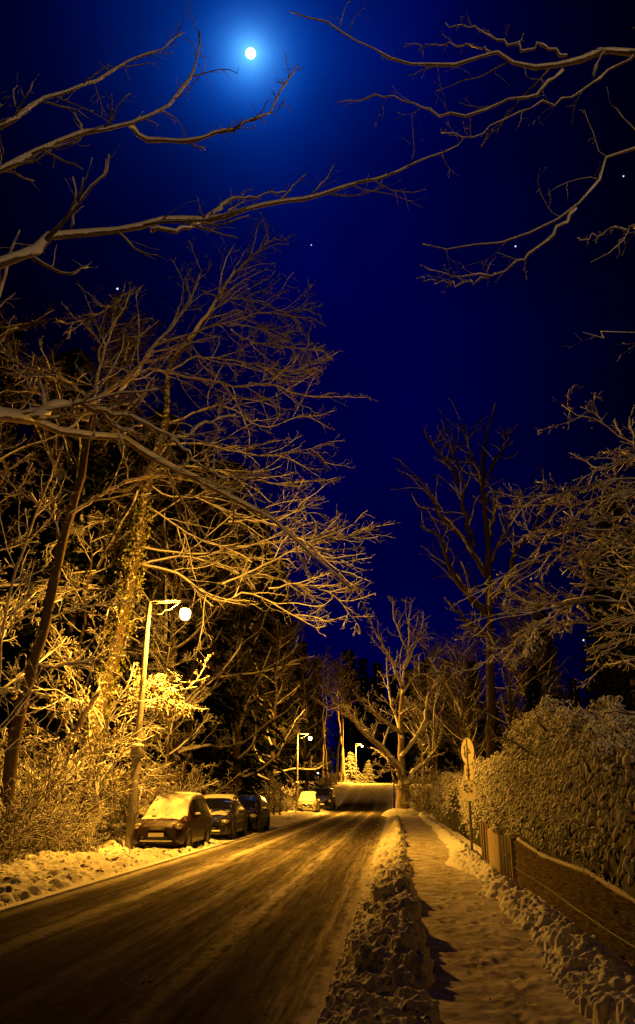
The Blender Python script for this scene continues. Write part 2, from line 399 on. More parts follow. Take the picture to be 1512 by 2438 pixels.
near_dark = math_(t, 'MULTIPLY', smooth_(t, math_(t, 'ADD', Y_, math_(t, 'MULTIPLY', X_, 0.9)), 14, 4.0), smooth_(t, X_, -0.7, -1.6)); col = mixc(t, math_(t, 'MULTIPLY', near_dark, 0.88), col, (0.025, 0.021, 0.017))  # last mix darkens the road colour towards the camera and the left
bare = math_(t, 'MULTIPLY', smooth_(t, Y_, 71, 78), smooth_(t, Y_, 96, 86)); bare = math_(t, 'MULTIPLY', bare, strip(-3.8, 2.2, 0.9))  # mask of a darker patch in the road colour beyond the second lamp
col = mixc(t, math_(t, 'MULTIPLY', bare, 0.92), col, (0.016, 0.014, 0.013))
col = mixc(t, math_(t, 'MULTIPLY', smooth_(t, Y_, 86, 99), math_(t, 'ADD', math_(t, 'MULTIPLY', math_(t, 'SUBTRACT', streak, 0.42), 4.0, True), 0.34, True)), col, (0.62, 0.58, 0.52))
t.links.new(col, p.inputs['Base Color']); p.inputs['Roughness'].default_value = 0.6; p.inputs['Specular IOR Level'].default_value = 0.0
bump(t, p, math_(t, 'ADD', grain, math_(t, 'MULTIPLY', streak, 0.25)), 0.45, 0.02)
# footpath: trodden snow
m, t, p = mat('trodden_snow'); M['path'] = m
a = noise_(t, 3.0, 6, 0.7, (0.95, 1.15, 1.0)); b = noise_(t, 11.0, 4, 0.65)
c = ramp(t, a, [(0.32, (0.20, 0.17, 0.13)), (0.48, (0.46, 0.42, 0.36)), (0.68, (0.74, 0.71, 0.65))])
d = smooth_(t, noise_(t, 10, 3, 0.6, (0.8, 1.6, 1)), 0.64, 0.72); c = mixc(t, math_(t, 'MULTIPLY', d, 0.6), c, (0.10, 0.08, 0.06))
t.links.new(c, p.inputs['Base Color']); p.inputs['Roughness'].default_value = 0.8; p.inputs['Specular IOR Level'].default_value = 0.0; bump(t, p, math_(t, 'ADD', a, b), 0.3, 0.03)
# woven fence
m, t, p = mat('woven_reed'); M['reed'] = m
wv1 = N('ShaderNodeTexWave', t); wv1.bands_direction = 'Z'; tc = N('ShaderNodeTexCoord', t); t.links.new(tc.outputs['Object'], wv1.inputs[0]); wv1.inputs['Scale'].default_value = 24; wv1.inputs['Distortion'].default_value = 2; wv1.inputs['Detail'].default_value = 3
n1 = smooth_(t, noise_(t, 5.0, 6, 0.8, (1, 0.7, 7.0)), 0.28, 0.74); s1 = smooth_(t, noise_(t, 26, 3, 0.7, (1, 1, 1.8)), 0.60, 0.68)
c = mixc(t, n1, (0.07, 0.052, 0.034), (0.42, 0.335, 0.225)); c = mixc(t, math_(t, 'MULTIPLY', s1, 0.8), c, (0.7, 0.68, 0.64))
t.links.new(c, p.inputs['Base Color']); p.inputs['Roughness'].default_value = 0.85; p.inputs['Specular IOR Level'].default_value = 0.0; bump(t, p, math_(t, 'ADD', wv1.outputs[0], n1), 0.9, 0.03)

# ================================================================ SETTING
def struct(o, kind='structure'): o['kind'] = kind; return o
gx = np.concatenate([[-900, -300, -120, -70], np.linspace(-50, -9, 28), np.linspace(-8, 4, 13), np.linspace(5, 50, 30), [70, 120, 300, 900]])
gy = np.concatenate([[-200, -60, -20, 0], np.linspace(4, 160, 80), [170, 190, 230, 300, 500, 1200]])
struct(sheet('ground', gx, gy, lambda x, y: zr(y) - 0.10 + hill(x, y) + 0.25 * fbm(x * 0.12, y * 0.12, 3, 3) * (np.abs(x + 1) > 12), M['ground']))
ry = np.concatenate([[-40, -10, 0], rows(3, 190, 0.03)])
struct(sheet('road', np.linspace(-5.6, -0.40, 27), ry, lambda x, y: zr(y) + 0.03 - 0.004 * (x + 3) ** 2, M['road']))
kb = MB()
for a, b in zip(ry[:-1], ry[1:]):
    pass
def kerb(x0, x1, h, name):
    v = []; f = []
    for i, y in enumerate(ry):
        z = float(zr(y)); v += [(x0, y, z - 0.12), (x0, y, z + h), (x1, y, z + h), (x1, y, z - 0.12)]
        if i: a = 4 * (i - 1); b = 4 * i; f += [[a, a + 1, b + 1, b], [a + 1, a + 2, b + 2, b + 1], [a + 2, a + 3, b + 3, b + 2]]
    struct(MB().add(v, f).build(name, M['snow'], smooth=False))
kerb(-5.72, -5.56, 0.035, 'kerb'); kerb(-0.42, -0.28, 0.10, 'kerb')
py_ = rows(3.5, 75, 0.0035)
def path_h(x, y):
    q = vnoise(x * 4.5, y * 2.6, 19) + vnoise(x * 5.1 + 3, y * 3.1, 23)
    return zr(y) + 0.10 + 0.016 * fbm(x * 2.5, y * 1.6, 4, 11) + 0.012 * fbm(x * 10, y * 7, 3, 15) - 0.016 * np.clip(q - 0.18, 0, 0.3) / 0.3
px_ = np.linspace(-0.28, 2.1, 120); GX0, GY0 = np.meshgrid(px_, py_); Z0 = path_h(GX0, GY0)
for i in range(150):           # boot prints
    fx = random.gauss(0.85, 0.28); fy0 = math.exp(random.uniform(math.log(5), math.log(30))); an = random.gauss(0, 0.25); L_, W_ = 0.15, 0.055
    i0, i1 = np.searchsorted(py_, (fy0 - 0.25, fy0 + 0.25)); dx = GX0[i0:i1] - fx; dy = GY0[i0:i1] - fy0
    u = (dx * math.cos(an) + dy * math.sin(an)) / W_; v = (-dx * math.sin(an) + dy * math.cos(an)) / L_
    d = np.sqrt(u * u + v * v); Z0[i0:i1] += -0.013 * np.clip(1.15 - d, 0, 1) ** 0.5 * (d < 1.15) + 0.005 * np.exp(-((d - 1.45) / 0.3) ** 2)
struct(sheet('footpath', px_, py_, lambda x, y: Z0, M['path']))

# ploughed ridge between road and footpath
bx = np.linspace(-0.62, 0.42, 96); by = rows(4.2, 66, 0.0021)
GX, GY = np.meshgrid(bx, by)
crest = 0.04 + 0.14 * fbm(GY * 0.45, GY * 0 + 3, 3, 21); hh = 0.24 + 0.34 * fbm(GY * 0.7, GX * 0.4, 4, 31); hh = np.clip(hh, 0.08, 0.42)
lft = np.clip((GX + 0.56) / (crest + 0.56), 0, 1) ** 0.8; rgt = np.clip((0.27 + 0.10 * fbm(GY * 1.3, GX * 0 + 9, 2, 5) - GX) / np.maximum(0.30 - crest, 0.1), 0, 1) ** 0.55
Z = zr(GY) + 0.02 + hh * np.minimum(lft, rgt) * (GY < 52) + 0.06 * fbm(GX * 5, GY * 5, 4, 41) * np.minimum(lft, rgt) + 0.1 * (GY > 52) * np.minimum(lft, rgt)
lumps(bx, by, Z, 230, (-0.40, 0.16, 4.3, 40), (0.06, 0.19), 0.7, 0.3, 1.6)
lumps(bx, by, Z, 9000, (-0.60, 0.25, 4.3, 60), (0.012, 0.055), 0.9, 0.1, 3)
Z += 0.022 * fbm(GX * 24, GY * 24, 3, 77) * (GX < 0.3)
edge = (np.abs(GX - bx[0]) < 1e-6) | (np.abs(GX - bx[-1]) < 1e-6); Z = np.where(edge, zr(GY) - 0.05, Z)
struct(sheet('snow_bank', bx, by, lambda x, y: Z, M['bank']), 'stuff')
# shovelled heap along the fence
cx_ = np.linspace(0.95, 2.35, 110); cy_ = rows(4.2, 64, 0.0022)
GX2, GY2 = np.meshgrid(cx_, cy_)
edge_ = 1.40 - 0.14 * np.exp(-(GY2 - 6) / 3.0) + 0.16 * fbm(GY2 * 0.6, GX2 * 0 + 1, 3, 51) - 0.30 * np.exp(-((GY2 - 19.5) / 2.2) ** 2) + 0.1 * (GY2 > 24)
prof = np.clip((GX2 - edge_) / 0.38, 0, 1) ** 0.7 * (1 - 0.8 * np.clip((GX2 - 1.72) / 0.3, 0, 1))
gap = 1 - 0.85 * np.exp(-((GY2 - 15.6) / 0.6) ** 2)
Z2 = zr(GY2) + 0.06 + (0.23 + 0.16 * fbm(GY2 * 0.7, GX2 * 0 + 5, 3, 61)) * prof * gap + 0.07 * fbm(GX2 * 5, GY2 * 5, 4, 71) * prof
lumps(cx_, cy_, Z2, 90, (1.42, 1.85, 4.3, 16), (0.06, 0.15), 0.75, 0.35, 1.5)
lumps(cx_, cy_, Z2, 7500, (1.25, 2.2, 4.3, 50), (0.012, 0.06), 0.9, 0.15, 2.8)
Z2 += 0.022 * fbm(GX2 * 24, GY2 * 24, 3, 87) * (GX2 > 1.35)
struct(sheet('snow_heap', cx_, cy_, lambda x, y: Z2, M['snow']), 'stuff')
# left verge
vx = np.concatenate([np.linspace(-16, -9, 40), np.linspace(-8.9, -5.5, 90)]); vy = rows(6, 150, 0.0048)
GX3, GY3 = np.meshgrid(vx, vy)
k3 = np.clip((-5.50 - GX3) / 0.8, 0, 1)
carspot = np.clip((GY3 - 22.5) / 1.0, 0, 1) * np.clip((46 - GY3) / 1.0, 0, 1) * np.clip((-5.75 - GX3) / 0.3, 0, 1) * np.clip((GX3 + 8.2) / 0.4, 0, 1)
Z3 = zr(GY3) - 0.03 + k3 * (0.17 + 0.22 * fbm(GX3 * 0.5, GY3 * 0.35, 3, 91) + 0.09 * fbm(GX3 * 2.5, GY3 * 2.5, 4, 95)) + 0.012 * np.clip(-GX3 - 8, 0, 9) ** 1.6
Z3 = Z3 * (1 - carspot) + (zr(GY3) + 0.02 + 0.03 * fbm(GX3 * 3, GY3 * 3, 3, 97)) * carspot
lumps(vx, vy, Z3, 3600, (-8.6, -5.85, 8, 40), (0.04, 0.16), 0.9, 0.2, 2.2)
struct(sheet('snow_verge', vx, vy, lambda x, y: Z3, M['verge']), 'stuff')
# mound round the big roadside tree on the right
mo = np.linspace(-1.1, 2.0, 50); my = np.linspace(57, 70, 60)
struct(sheet('snow_mound', mo, my, lambda x, y: zr(y) + 0.0 + (0.42 + 0.15 * fbm(x * 1.5, y * 1.5, 4, 14)) * np.clip(1.25 - ((x - 0.45) / 1.35) ** 2 - ((y - 63.4) / 5.0) ** 2, 0, 1) ** 0.7, M['snow']), 'stuff')
# dark clods on road and path
mb = MB()
for i in range(420):
    y = math.exp(random.uniform(math.log(7), math.log(24))); x = random.uniform(-5.2, -0.6) if random.random() < 0.7 else random.uniform(0.35, 1.5)
    if random.random() < 0.35: x = random.gauss(-2.1, 0.3)
    r = random.uniform(0.004, 0.011) * (1.6 if random.random() < .1 else 1); ico(mb, (x, y, float(zr(y)) + (0.035 if x < 0 else 0.10) + r * 0.2), r, 1, (1, 1.2, 0.7), 0.18)
struct(mb.build('mud_clods', M['mark']), 'stuff')

# ================================================================ STREET LAMPS
def make_lamp():
    root = empty('street_lamp')
    z = np.array([-0.3, 0.4, 1.0, 2.5, 2.55, 4.5, 7.20]); r = np.array([0.135, 0.135, 0.13, 0.125, 0.105, 0.092, 0.07])
    tubes(MB(), np.stack([0 * z, 0 * z, z], 1), r, 14).build('post', M['steel'], root)
    mb = MB(); rbox(mb, (0, 0, 2.62), (0.34, 0.32, 0.30), 0.06); mb.build('fuse_box', M['steel'], root)
    mb = MB(); ico(mb, (0, 0, 2.79), 0.20, 3, (1, 0.95, 0.42), 0.03); mb.build('snow_cap', M['car_snow'], root)
    mb = MB(); tubes(mb, [(0, 0, 7.140), (0.4, 0, 7.160), (0.9, 0, 7.180), (1.26, 0, 7.160)], [0.035] * 4, 8)
    tubes(mb, [(0, 0, 6.800), (0.45, 0, 6.800), (0.55, 0, 6.920), (0.72, 0, 6.940), (1.0, 0, 7.140)], [0.018] * 5, 6)
    mb.build('bracket', M['steel'], root)
    mb = MB(); q = np.linspace(0.03, 1.25, 14); tubes(mb, np.stack([q, 0 * q, 7.215 + 0.012 * rng.normal(size=14)], 1), 0.045 + 0.012 * rng.normal(size=14), 7); mb.build('snow_ridge', M['car_snow'], root)
    mb = MB(); prof = [(0.0, 7.100), (0.05, 7.090), (0.07, 7.000), (0.10, 6.970), (0.14, 6.930), (0.135, 6.925), (0.09, 6.950), (0.0, 6.970)]
    n = 20; v = []; f = []
    for (rr, zz) in prof:
        for k in range(n): v.append((1.22 + rr * math.cos(2 * math.pi * k / n), rr * math.sin(2 * math.pi * k / n), zz))
    for i in range(len(prof) - 1):
        for k in range(n): f.append([i * n + k, i * n + (k + 1) % n, (i + 1) * n + (k + 1) % n, (i + 1) * n + k])
    hood = mb.add(v, f).build('lamp_hood', M['dark_steel'], root)
    mb = MB(); tubes(mb, [(1.22, 0, z_) for z_ in (6.925, 6.910, 6.870, 6.780, 6.680, 6.610, 6.580, 6.570)], [.11, .145, .18, .185, .165, .13, .085, .01], 24); mb.build('lamp_glass', M['lamp_glass'], root)
    l = bpy.data.lights.new('lamp_light', 'POINT'); l.energy = LAMP_W; l.color = LAMP_COL; l.shadow_soft_size = 0.12
    lo = bpy.data.objects.new('lamp_light', l); COL.objects.link(lo); lo.parent = root; lo.location = (1.22, 0, 6.730)
    return root
lampA = make_lamp(); lampA.location = (-7.72, 24.85, 0.12); lampA.rotation_euler = (0, R(0.9), R(-6))
tag(lampA, 'tall snow-dusted street lamp, lit, nearest the parked dark red car', 'street lamp', 'lit street lamps along the street')
lampB = copy_tree(lampA); lampB.location = (-7.62, 66.5, 0.0); lampB.scale = (0.83,) * 3; lampB.rotation_euler = (0, 0, 0)
tag(lampB, 'lit street lamp in front of the snow-covered small car', 'street lamp')
lampC = copy_tree(lampA); lampC.location = (at(848, 1863, 120)[0], 120, float(zr(120)) - 0.1); lampC.scale = (0.76,) * 3; lampC.rotation_euler = (0, 0, 0)
for ch in lampC.children:
    if ch.type == 'LIGHT': ch.data = ch.data.copy(); ch.data.energy = LAMP_W * 2.0
tag(lampC, 'farthest lit street lamp, above the bright snowy conifer at the crest', 'street lamp')
lampD = copy_tree(lampA); lampD.location = (13.0, -8.0, 0.0); lampD.scale = (0.5,) * 3
for ch in lampD.children:
    if ch.type == 'LIGHT':
        ch.data = ch.data.copy(); ch.data.energy = 2700; ch.data.color = (1.0, 0.60, 0.26)   # low, whiter lamp added out of view to light the overhead branches
lampD.name = 'added_lamp'; del lampD['group']
tag(lampD, 'low added lamp behind the right-hand hedge, out of view, lighting the overhead branches', 'garden lamp')

# ================================================================ CARS
def car(name, spec, body_m, loc, rz, snow=True, hood_snow=True, rim='steel', clear=0.0):
    root = empty(name, loc, rz)
    st = spec['st']           # y, zbottom, zbelt, ztop, w, wroof ; y grows to the rear, nose at y=0
    ys = np.array([s[0] for s in st]); A = np.array([s[1:] for s in st])
    def sec(y):
        return [np.interp(y, ys, A[:, k]) for k in range(A.shape[1])]
    def ring(y):
        zb, zt, zr_, w, wr = sec(y)
        h = zt - zb
        return np.array([(0.0, zb), (w * 0.80, zb), (w * 0.96, zb + 0.06), (w, zb + 0.25 * h), (w * 1.01, zb + 0.55 * h), (w * 0.99, zb + 0.85 * h), (w * 0.965, zt),
                         (wr + (w * 0.965 - wr) * 0.5, zt + (zr_ - zt) * 0.5), (wr, zt + (zr_ - zt) * 0.86), (wr * 0.86, zt + (zr_ - zt) * 0.97), (wr * 0.5, zr_ + 0.006), (0.0, zr_ + 0.012)])
    def S(y, v, off=0.0):     # v 0..11 ring coordinate, off pushes outward
        r = ring(y); i = min(int(v), 10); q = r[i] + (r[i + 1] - r[i]) * (v - i)
        d = r[min(i + 1, 11)] - r[i]; nx, nz = d[1], -d[0]; L = math.hypot(nx, nz) + 1e-9
        return (q[0] + off * nx / L, y, q[1] + off * nz / L)
    def patch(mb, y0, y1, v0, v1, off, side=1, ny=8, nv=6, y0b=None, y1b=None):
        v = []; f = []
        for i in range(ny + 1):
            for j in range(nv + 1):
                b = j / nv; ya = y0 + ((y0b if y0b is not None else y0) - y0) * b; yb = y1 + ((y1b if y1b is not None else y1) - y1) * b
                q = S(ya + (yb - ya) * i / ny, v0 + (v1 - v0) * b, off); v.append((q[0] * side, q[1], q[2]))
        for i in range(ny):
            for j in range(nv): a = i * (nv + 1) + j; f.append([a, a + 1, a + nv + 2, a + nv + 1])
        mb.add(v, f)
    mb = MB(); Y = np.unique(np.concatenate([ys, np.linspace(ys[0], ys[-1], 60)])); V = []; F = []
    for y in Y:
        r = ring(y); V += [(a, y, b) for a, b in r] + [(-a, y, b) for a, b in r[-2:0:-1]]
    n = 22
    for i in range(len(Y) - 1):
        for k in range(n): F.append([i * n + k, i * n + (k + 1) % n, (i + 1) * n + (k + 1) % n, (i + 1) * n + k])
    mb.add(V, F); mb.f.append(np.array([list(range(n))])); mb.f.append(np.array([list(range((len(Y) - 1) * n, len(Y) * n))[::-1]]))
    mb.build('body', body_m, root)
    ws0, ws1, rr0, rr1 = spec['ws']   # windscreen base y, top y, rear glass y's
    def win(y0, y1, y0b, y1b, side, v0=6.12, v1=8.0):
        m_ = MB(); patch(m_, y0, y1, v0, v1, 0.006, side, 6, 4, y0b, y1b); m_.build('side_window', M['glass'], root)
    for sd in (1, -1):
        for q in spec['win']: win(*q, sd)
    m_ = MB()
    for sd in (1, -1): patch(m_, ws0 + 0.03, ws1 - 0.02, 9.0, 11, 0.006, sd, 8, 6)
    m_.build('windscreen', M['glass'], root)
    m_ = MB()
    for sd in (1, -1): patch(m_, rr0, rr1, 9.0, 11, 0.006, sd, 5, 6)
    m_.build('rear_window', M['glass'], root)
    if snow:
        m_ = MB()
        for sd in (1, -1):
            v = []; f = []; ny, nv = 40, 14
            y0 = ws0 - 0.06 if not clear else ws1 - 0.05
            for i in range(ny + 1):
                for j in range(nv + 1):
                    y = y0 + (rr0 + 0.05 - y0) * i / ny; e = min(i, ny - i) / ny; w = 7.9 + 3.1 * j / nv
                    th = 0.085 * min(1, e * 10) ** 0.5 * min(1, (j + 0.3) * 0.4) + 0.014 * fbm(np.array(y * 4.0), np.array((w * sd) * 2.0), 3, 5)
                    if sd > 0 or j < nv: pass
                    q = S(y, w, max(0.003, float(th))); v.append((q[0] * sd if j < nv else 0.0, q[1], q[2]))
            for i in range(ny):
                for j in range(nv): a = i * (nv + 1) + j; f.append([a, a + 1, a + nv + 2, a + nv + 1])
            m_.add(v, f)
        m_.build('roof_snow', M['car_snow'], root)
    if hood_snow:
        m_ = MB()
        for sd in (1, -1):
            v = []; f = []; ny, nv = 18, 12
            for i in range(ny + 1):
                for j in range(nv + 1):
                    y = spec['hood'][0] + (spec['hood'][1] - spec['hood'][0]) * i / ny; w = 8.6 + 2.4 * j / nv
                    th = hood_snow * 0.03 + 0.05 * float(fbm(np.array(y * 3.0), np.array(w * sd * 1.1 + 9), 3, 8))
                    q = S(y, w, th); v.append((q[0] * sd if j < nv else 0.0, q[1], q[2]))
            for i in range(ny):
                for j in range(nv): a = i * (nv + 1) + j; f.append([a, a + 1, a + nv + 2, a + nv + 1])
            m_.add(v, f)
        m_.build('bonnet_snow', M['car_snow'], root)
    zb0, zt0, zr0, w0, wr0 = sec(ys[0])
    mid = (zb0 + zr0) / 2
    m_ = MB(); rbox(m_, (0, ys[0] - 0.004, zb0 + 0.40 * (zr0 - zb0)), (w0 * 1.25, 0.05, 0.12), 0.02); m_.build('air_intake', M['rubber'], root)
    m_ = MB(); rbox(m_, (0, ys[0] + 0.05, zr0 - 0.03), (w0 * 0.95, 0.14, 0.10), 0.02); g_ = m_.build('grille', M['rubber'], root)
    for sz in (0.018, -0.018):
        m_ = MB(); box(m_, (0, ys[0] - 0.024, zr0 - 0.03 + sz), (w0 * 0.9, 0.012, 0.014)); m_.build('grille_bar', M['chrome'], g_)
    m_ = MB(); rbox(m_, (0, ys[0] - 0.035, zb0 + 0.56 * (zr0 - zb0)), (0.52, 0.02, 0.11), 0.006); m_.build('number_plate', M['plate'], root)
    m_ = MB(); rbox(m_, (0, ys[0] - 0.01, zb0 + 0.10), (w0 * 1.72, 0.07, 0.05), 0.02); m_.build('bumper_lip', M['plate'] if snow else M['rubber'], root)
    hl = spec['hl']
    for sd in (1, -1):
        m_ = MB(); ico(m_, (sd * hl[0], hl[1], hl[2]), 1.0, 3, (hl[3], 0.13, hl[4])); h_ = m_.build('headlight', M['headlight'], root)
        m_ = MB(); ico(m_, (sd * hl[0] * 1.03, hl[1] - 0.10, hl[2]), 0.055, 2, (1, 0.9, 1)); m_.build('lens', M['chrome'], h_)
        m_ = MB(); rbox(m_, (sd * (spec['mir'][0]), spec['mir'][1], spec['mir'][2]), (0.20, 0.12, 0.15), 0.04); w_ = m_.build('wing_mirror', body_m, root)
        m_ = MB(); ico(m_, (sd * (spec['mir'][0]), spec['mir'][1] - 0.01, spec['mir'][2] + 0.07), 0.11, 2, (1.0, 0.7, 0.45), 0.05); m_.build('mirror_snow', M['car_snow'], w_)
        for yy in spec['pillars']:
            m_ = MB(); patch(m_, yy, yy + 0.05, 6.1, 8.1, 0.012, sd, 1, 4); m_.build('door_pillar', M['rubber'], root)
        for yw in spec['wh']:
            w = sec(yw)[3]
            a = np.linspace(0, 2 * np.pi, 28, endpoint=False)
            def lathe(pr, name, mt, par):
                v = []; f = []
                for (rr, xx) in pr:
                    for q in a: v.append((sd * (w + xx), yw + rr * math.cos(q), spec['wr'] + rr * math.sin(q)))
                k = len(a)
                for i in range(len(pr) - 1):
                    for j in range(k): f.append([i * k + j, i * k + (j + 1) % k, (i + 1) * k + (j + 1) % k, (i + 1) * k + j])
                return MB().add(v, f).build(name, mt, par)
            R_ = spec['wr']
            wl = lathe([(R_ * 0.62, -0.2), (R_ * 0.96, -0.2), (R_, -0.17), (R_, -0.02), (R_ * 0.95, 0.018), (R_ * 0.70, 0.022), (R_ * 0.62, 0.0)], 'wheel', M['rubber'], root)
            rm = lathe([(R_ * 0.64, 0.012), (R_ * 0.60, 0.0), (R_ * 0.40, -0.03), (R_ * 0.18, 0.0), (0.001, 0.004)], 'rim', M[rim], wl)
            ar = MB(); q = np.linspace(-0.1 * np.pi, 1.1 * np.pi, 18)
            tubes(ar, np.stack([np.full(18, sd * (w + 0.004)), yw + R_ * 1.10 * np.cos(q), spec['wr'] + R_ * 1.10 * np.sin(q)], 1), np.full(18, 0.028), 6); ar.build('wheel_arch', M['rubber'], root)
    return root
MPV = dict(st=[(-0.02, 0.26, 0.50, 0.74, 0.62, 0.50), (0.06, 0.22, 0.56, 0.84, 0.76, 0.60), (0.25, 0.20, 0.72, 0.93, 0.85, 0.68), (0.55, 0.20, 0.84, 0.99, 0.87, 0.72), (0.98, 0.20, 0.92, 1.06, 0.88, 0.74),
               (1.45, 0.19, 0.95, 1.36, 0.88, 0.66), (1.95, 0.19, 0.96, 1.60, 0.88, 0.62), (2.5, 0.19, 0.97, 1.655, 0.88, 0.63), (3.3, 0.20, 0.98, 1.645, 0.88, 0.62), (3.9, 0.22, 1.0, 1.60, 0.87, 0.60), (4.2, 0.26, 1.0, 1.42, 0.85, 0.60), (4.36, 0.32, 0.98, 1.10, 0.80, 0.66)],
           ws=(1.0, 1.93, 3.95, 4.25), win=[(1.42, 2.30, 1.95, 2.30), (2.38, 3.15, 2.38, 3.15), (3.22, 3.9, 3.22, 3.75)], hood=(0.35, 0.95), hl=(0.66, 0.16, 0.76, 0.17, 0.10), mir=(0.99, 1.42, 1.02), wh=(0.80, 3.45), wr=0.315, pillars=(2.32, 3.16))
SAL = dict(st=[(-0.02, 0.25, 0.46, 0.64, 0.64, 0.50), (0.06, 0.21, 0.50, 0.72, 0.78, 0.62), (0.3, 0.19, 0.64, 0.82, 0.86, 0.70), (1.15, 0.18, 0.82, 0.95, 0.88, 0.74), (1.3, 0.18, 0.86, 1.0, 0.88, 0.72),
               (1.75, 0.18, 0.88, 1.27, 0.88, 0.63), (2.15, 0.18, 0.89, 1.41, 0.88, 0.58), (2.8, 0.18, 0.90, 1.44, 0.88, 0.58), (3.4, 0.19, 0.91, 1.36, 0.87, 0.58), (4.0, 0.22, 0.93, 1.06, 0.85, 0.66), (4.5, 0.28, 0.9, 1.0, 0.80, 0.66), (4.58, 0.36, 0.86, 0.92, 0.74, 0.62)],
           ws=(1.3, 2.12, 3.42, 3.95), win=[(1.75, 2.55, 2.1, 2.55), (2.62, 3.45, 2.62, 3.25)], hood=(0.4, 1.2), hl=(0.66, 0.14, 0.64, 0.17, 0.08), mir=(0.99, 1.75, 0.95), wh=(0.85, 3.55), wr=0.315, pillars=(2.56,))
VAN = dict(st=[(-0.02, 0.30, 0.6, 0.86, 0.70, 0.56), (0.08, 0.26, 0.66, 0.98, 0.84, 0.68), (0.4, 0.24, 0.9, 1.12, 0.93, 0.78), (0.8, 0.24, 1.0, 1.24, 0.95, 0.80), (1.2, 0.24, 1.08, 1.62, 0.95, 0.78), (1.6, 0.24, 1.1, 1.92, 0.95, 0.78),
               (2.2, 0.24, 1.12, 1.98, 0.95, 0.80), (4.4, 0.26, 1.12, 1.96, 0.95, 0.80), (4.75, 0.3, 1.12, 1.88, 0.94, 0.78), (4.85, 0.34, 1.1, 1.7, 0.92, 0.76)],
           ws=(0.82, 1.58, 4.5, 4.78), win=[(1.15, 2.0, 1.6, 2.0), (2.1, 3.2, 2.1, 3.2), (3.3, 4.4, 3.3, 4.4)], hood=(0.3, 0.78), hl=(0.74, 0.16, 0.86, 0.15, 0.13), mir=(1.07, 1.15, 1.2), wh=(0.95, 3.9), wr=0.34, pillars=(2.02, 3.22))
c = car('parked_car', MPV, M['red_paint'], (-6.70, 24.0, -0.02), R(-1.0), True, 0.12)
c.scale = (0.86, 0.86, 0.93)
tag(c, 'dark red people carrier with snow-covered windscreen and roof beside the nearest street lamp', 'car', 'cars parked on the left verge')
c = car('parked_car', SAL, M['black_paint'], (-6.55, 29.4, 0.0), R(1), True, 0.05, clear=1)
tag(c, 'black saloon with swept dark windscreen, parked behind the dark red people carrier', 'car', 'cars parked on the left verge')
c = car('parked_car', MPV, M['blue_paint'], (-6.40, 34.6, 0.0), R(0), False, 0); c.scale = (0.95, 0.9, 0.9)
tag(c, 'unlit black car without roof snow, parked behind the black saloon', 'car', 'cars parked on the left verge')
c = car('parked_car', MPV, M['grey_paint'], (-7.05, 67.6, 0.0), R(0), True, 1.0); c.scale = (0.92, 0.9, 0.95)
tag(c, 'small car covered all over in snow behind the second street lamp', 'car', 'cars parked on the left verge')
c = car('parked_van', VAN, M['black_paint'], (-6.5, 75, 0.0), R(0), False, 0)
tag(c, 'dark van parked in shadow behind the small snow-covered car', 'van')

# ================================================================ SIGN
sg = empty('road_sign', (1.70, 20.4, 0.05))
tag(sg, 'frosted round traffic signs and small plate on a post beside the hedge', 'traffic sign')
mb = MB(); tubes(mb, [(0, 0, -0.1), (0.01, 0, 1.3), (0.03, 0, 2.74)], [0.03] * 3, 10); mb.build('sign_post', M['steel'], sg)
def plate(name, z, w, h, ang, round_, marks, yoff):
    a = R(ang); mb = MB(); n = 40
    if round_: out = [(w / 2 * math.cos(2 * math.pi * k / n), h / 2 * math.sin(2 * math.pi * k / n)) for k in range(n)]
    else:
        out = []; r = 0.035
        for cx, cz, s in ((w / 2 - r, h / 2 - r, 0), (-w / 2 + r, h / 2 - r, 90), (-w / 2 + r, -h / 2 + r, 180), (w / 2 - r, -h / 2 + r, 270)):
            out += [(cx + r * math.cos(R(s + q)), cz + r * math.sin(R(s + q))) for q in (0, 30, 60, 90)]
        n = len(out)
    rt = lambda x, y, zz: (0.065 + x * math.cos(a) - y * math.sin(a), x * math.sin(a) + y * math.cos(a), z + zz)
    v = [rt(x, yoff, q) for x, q in out] + [rt(x, yoff + 0.012, q) for x, q in out]
    f4 = [[k, (k + 1) % n, n + (k + 1) % n, n + k] for k in range(n)]
    mb.add(v, f4); mb.f.append(np.array([list(range(n))[::-1]])); mb.f.append(np.array([list(range(n, 2 * n))]))
    pl = mb.build(name, M['sign_face'], sg, smooth=False)
    mk = MB()
    for (mx, mz, rx, rz) in marks:
        k = 14; q = [(mx * w / 2 + rx * math.cos(2 * math.pi * i / k) * random.uniform(0.75, 1.25), mz * h / 2 + rz * math.sin(2 * math.pi * i / k) * random.uniform(0.75, 1.25)) for i in range(k)]
        mk.add([rt(x, yoff - 0.004, z_) for x, z_ in q], [list(range(k))[::-1]])
    mk.build('symbol', M['mark'], pl, smooth=False)
    # rim of snow on the upper edge
    up = [o for o in out if o[1] > h * (0.28 if round_ else 0.45)]; up.sort(key=lambda o: o[0])
    if len(up) > 2:
        tubes(sn := MB(), [rt(x, yoff + 0.006, q + 0.006) for x, q in up], [0.014] * len(up), 6); sn.build('snow_rim', M['car_snow'], pl)
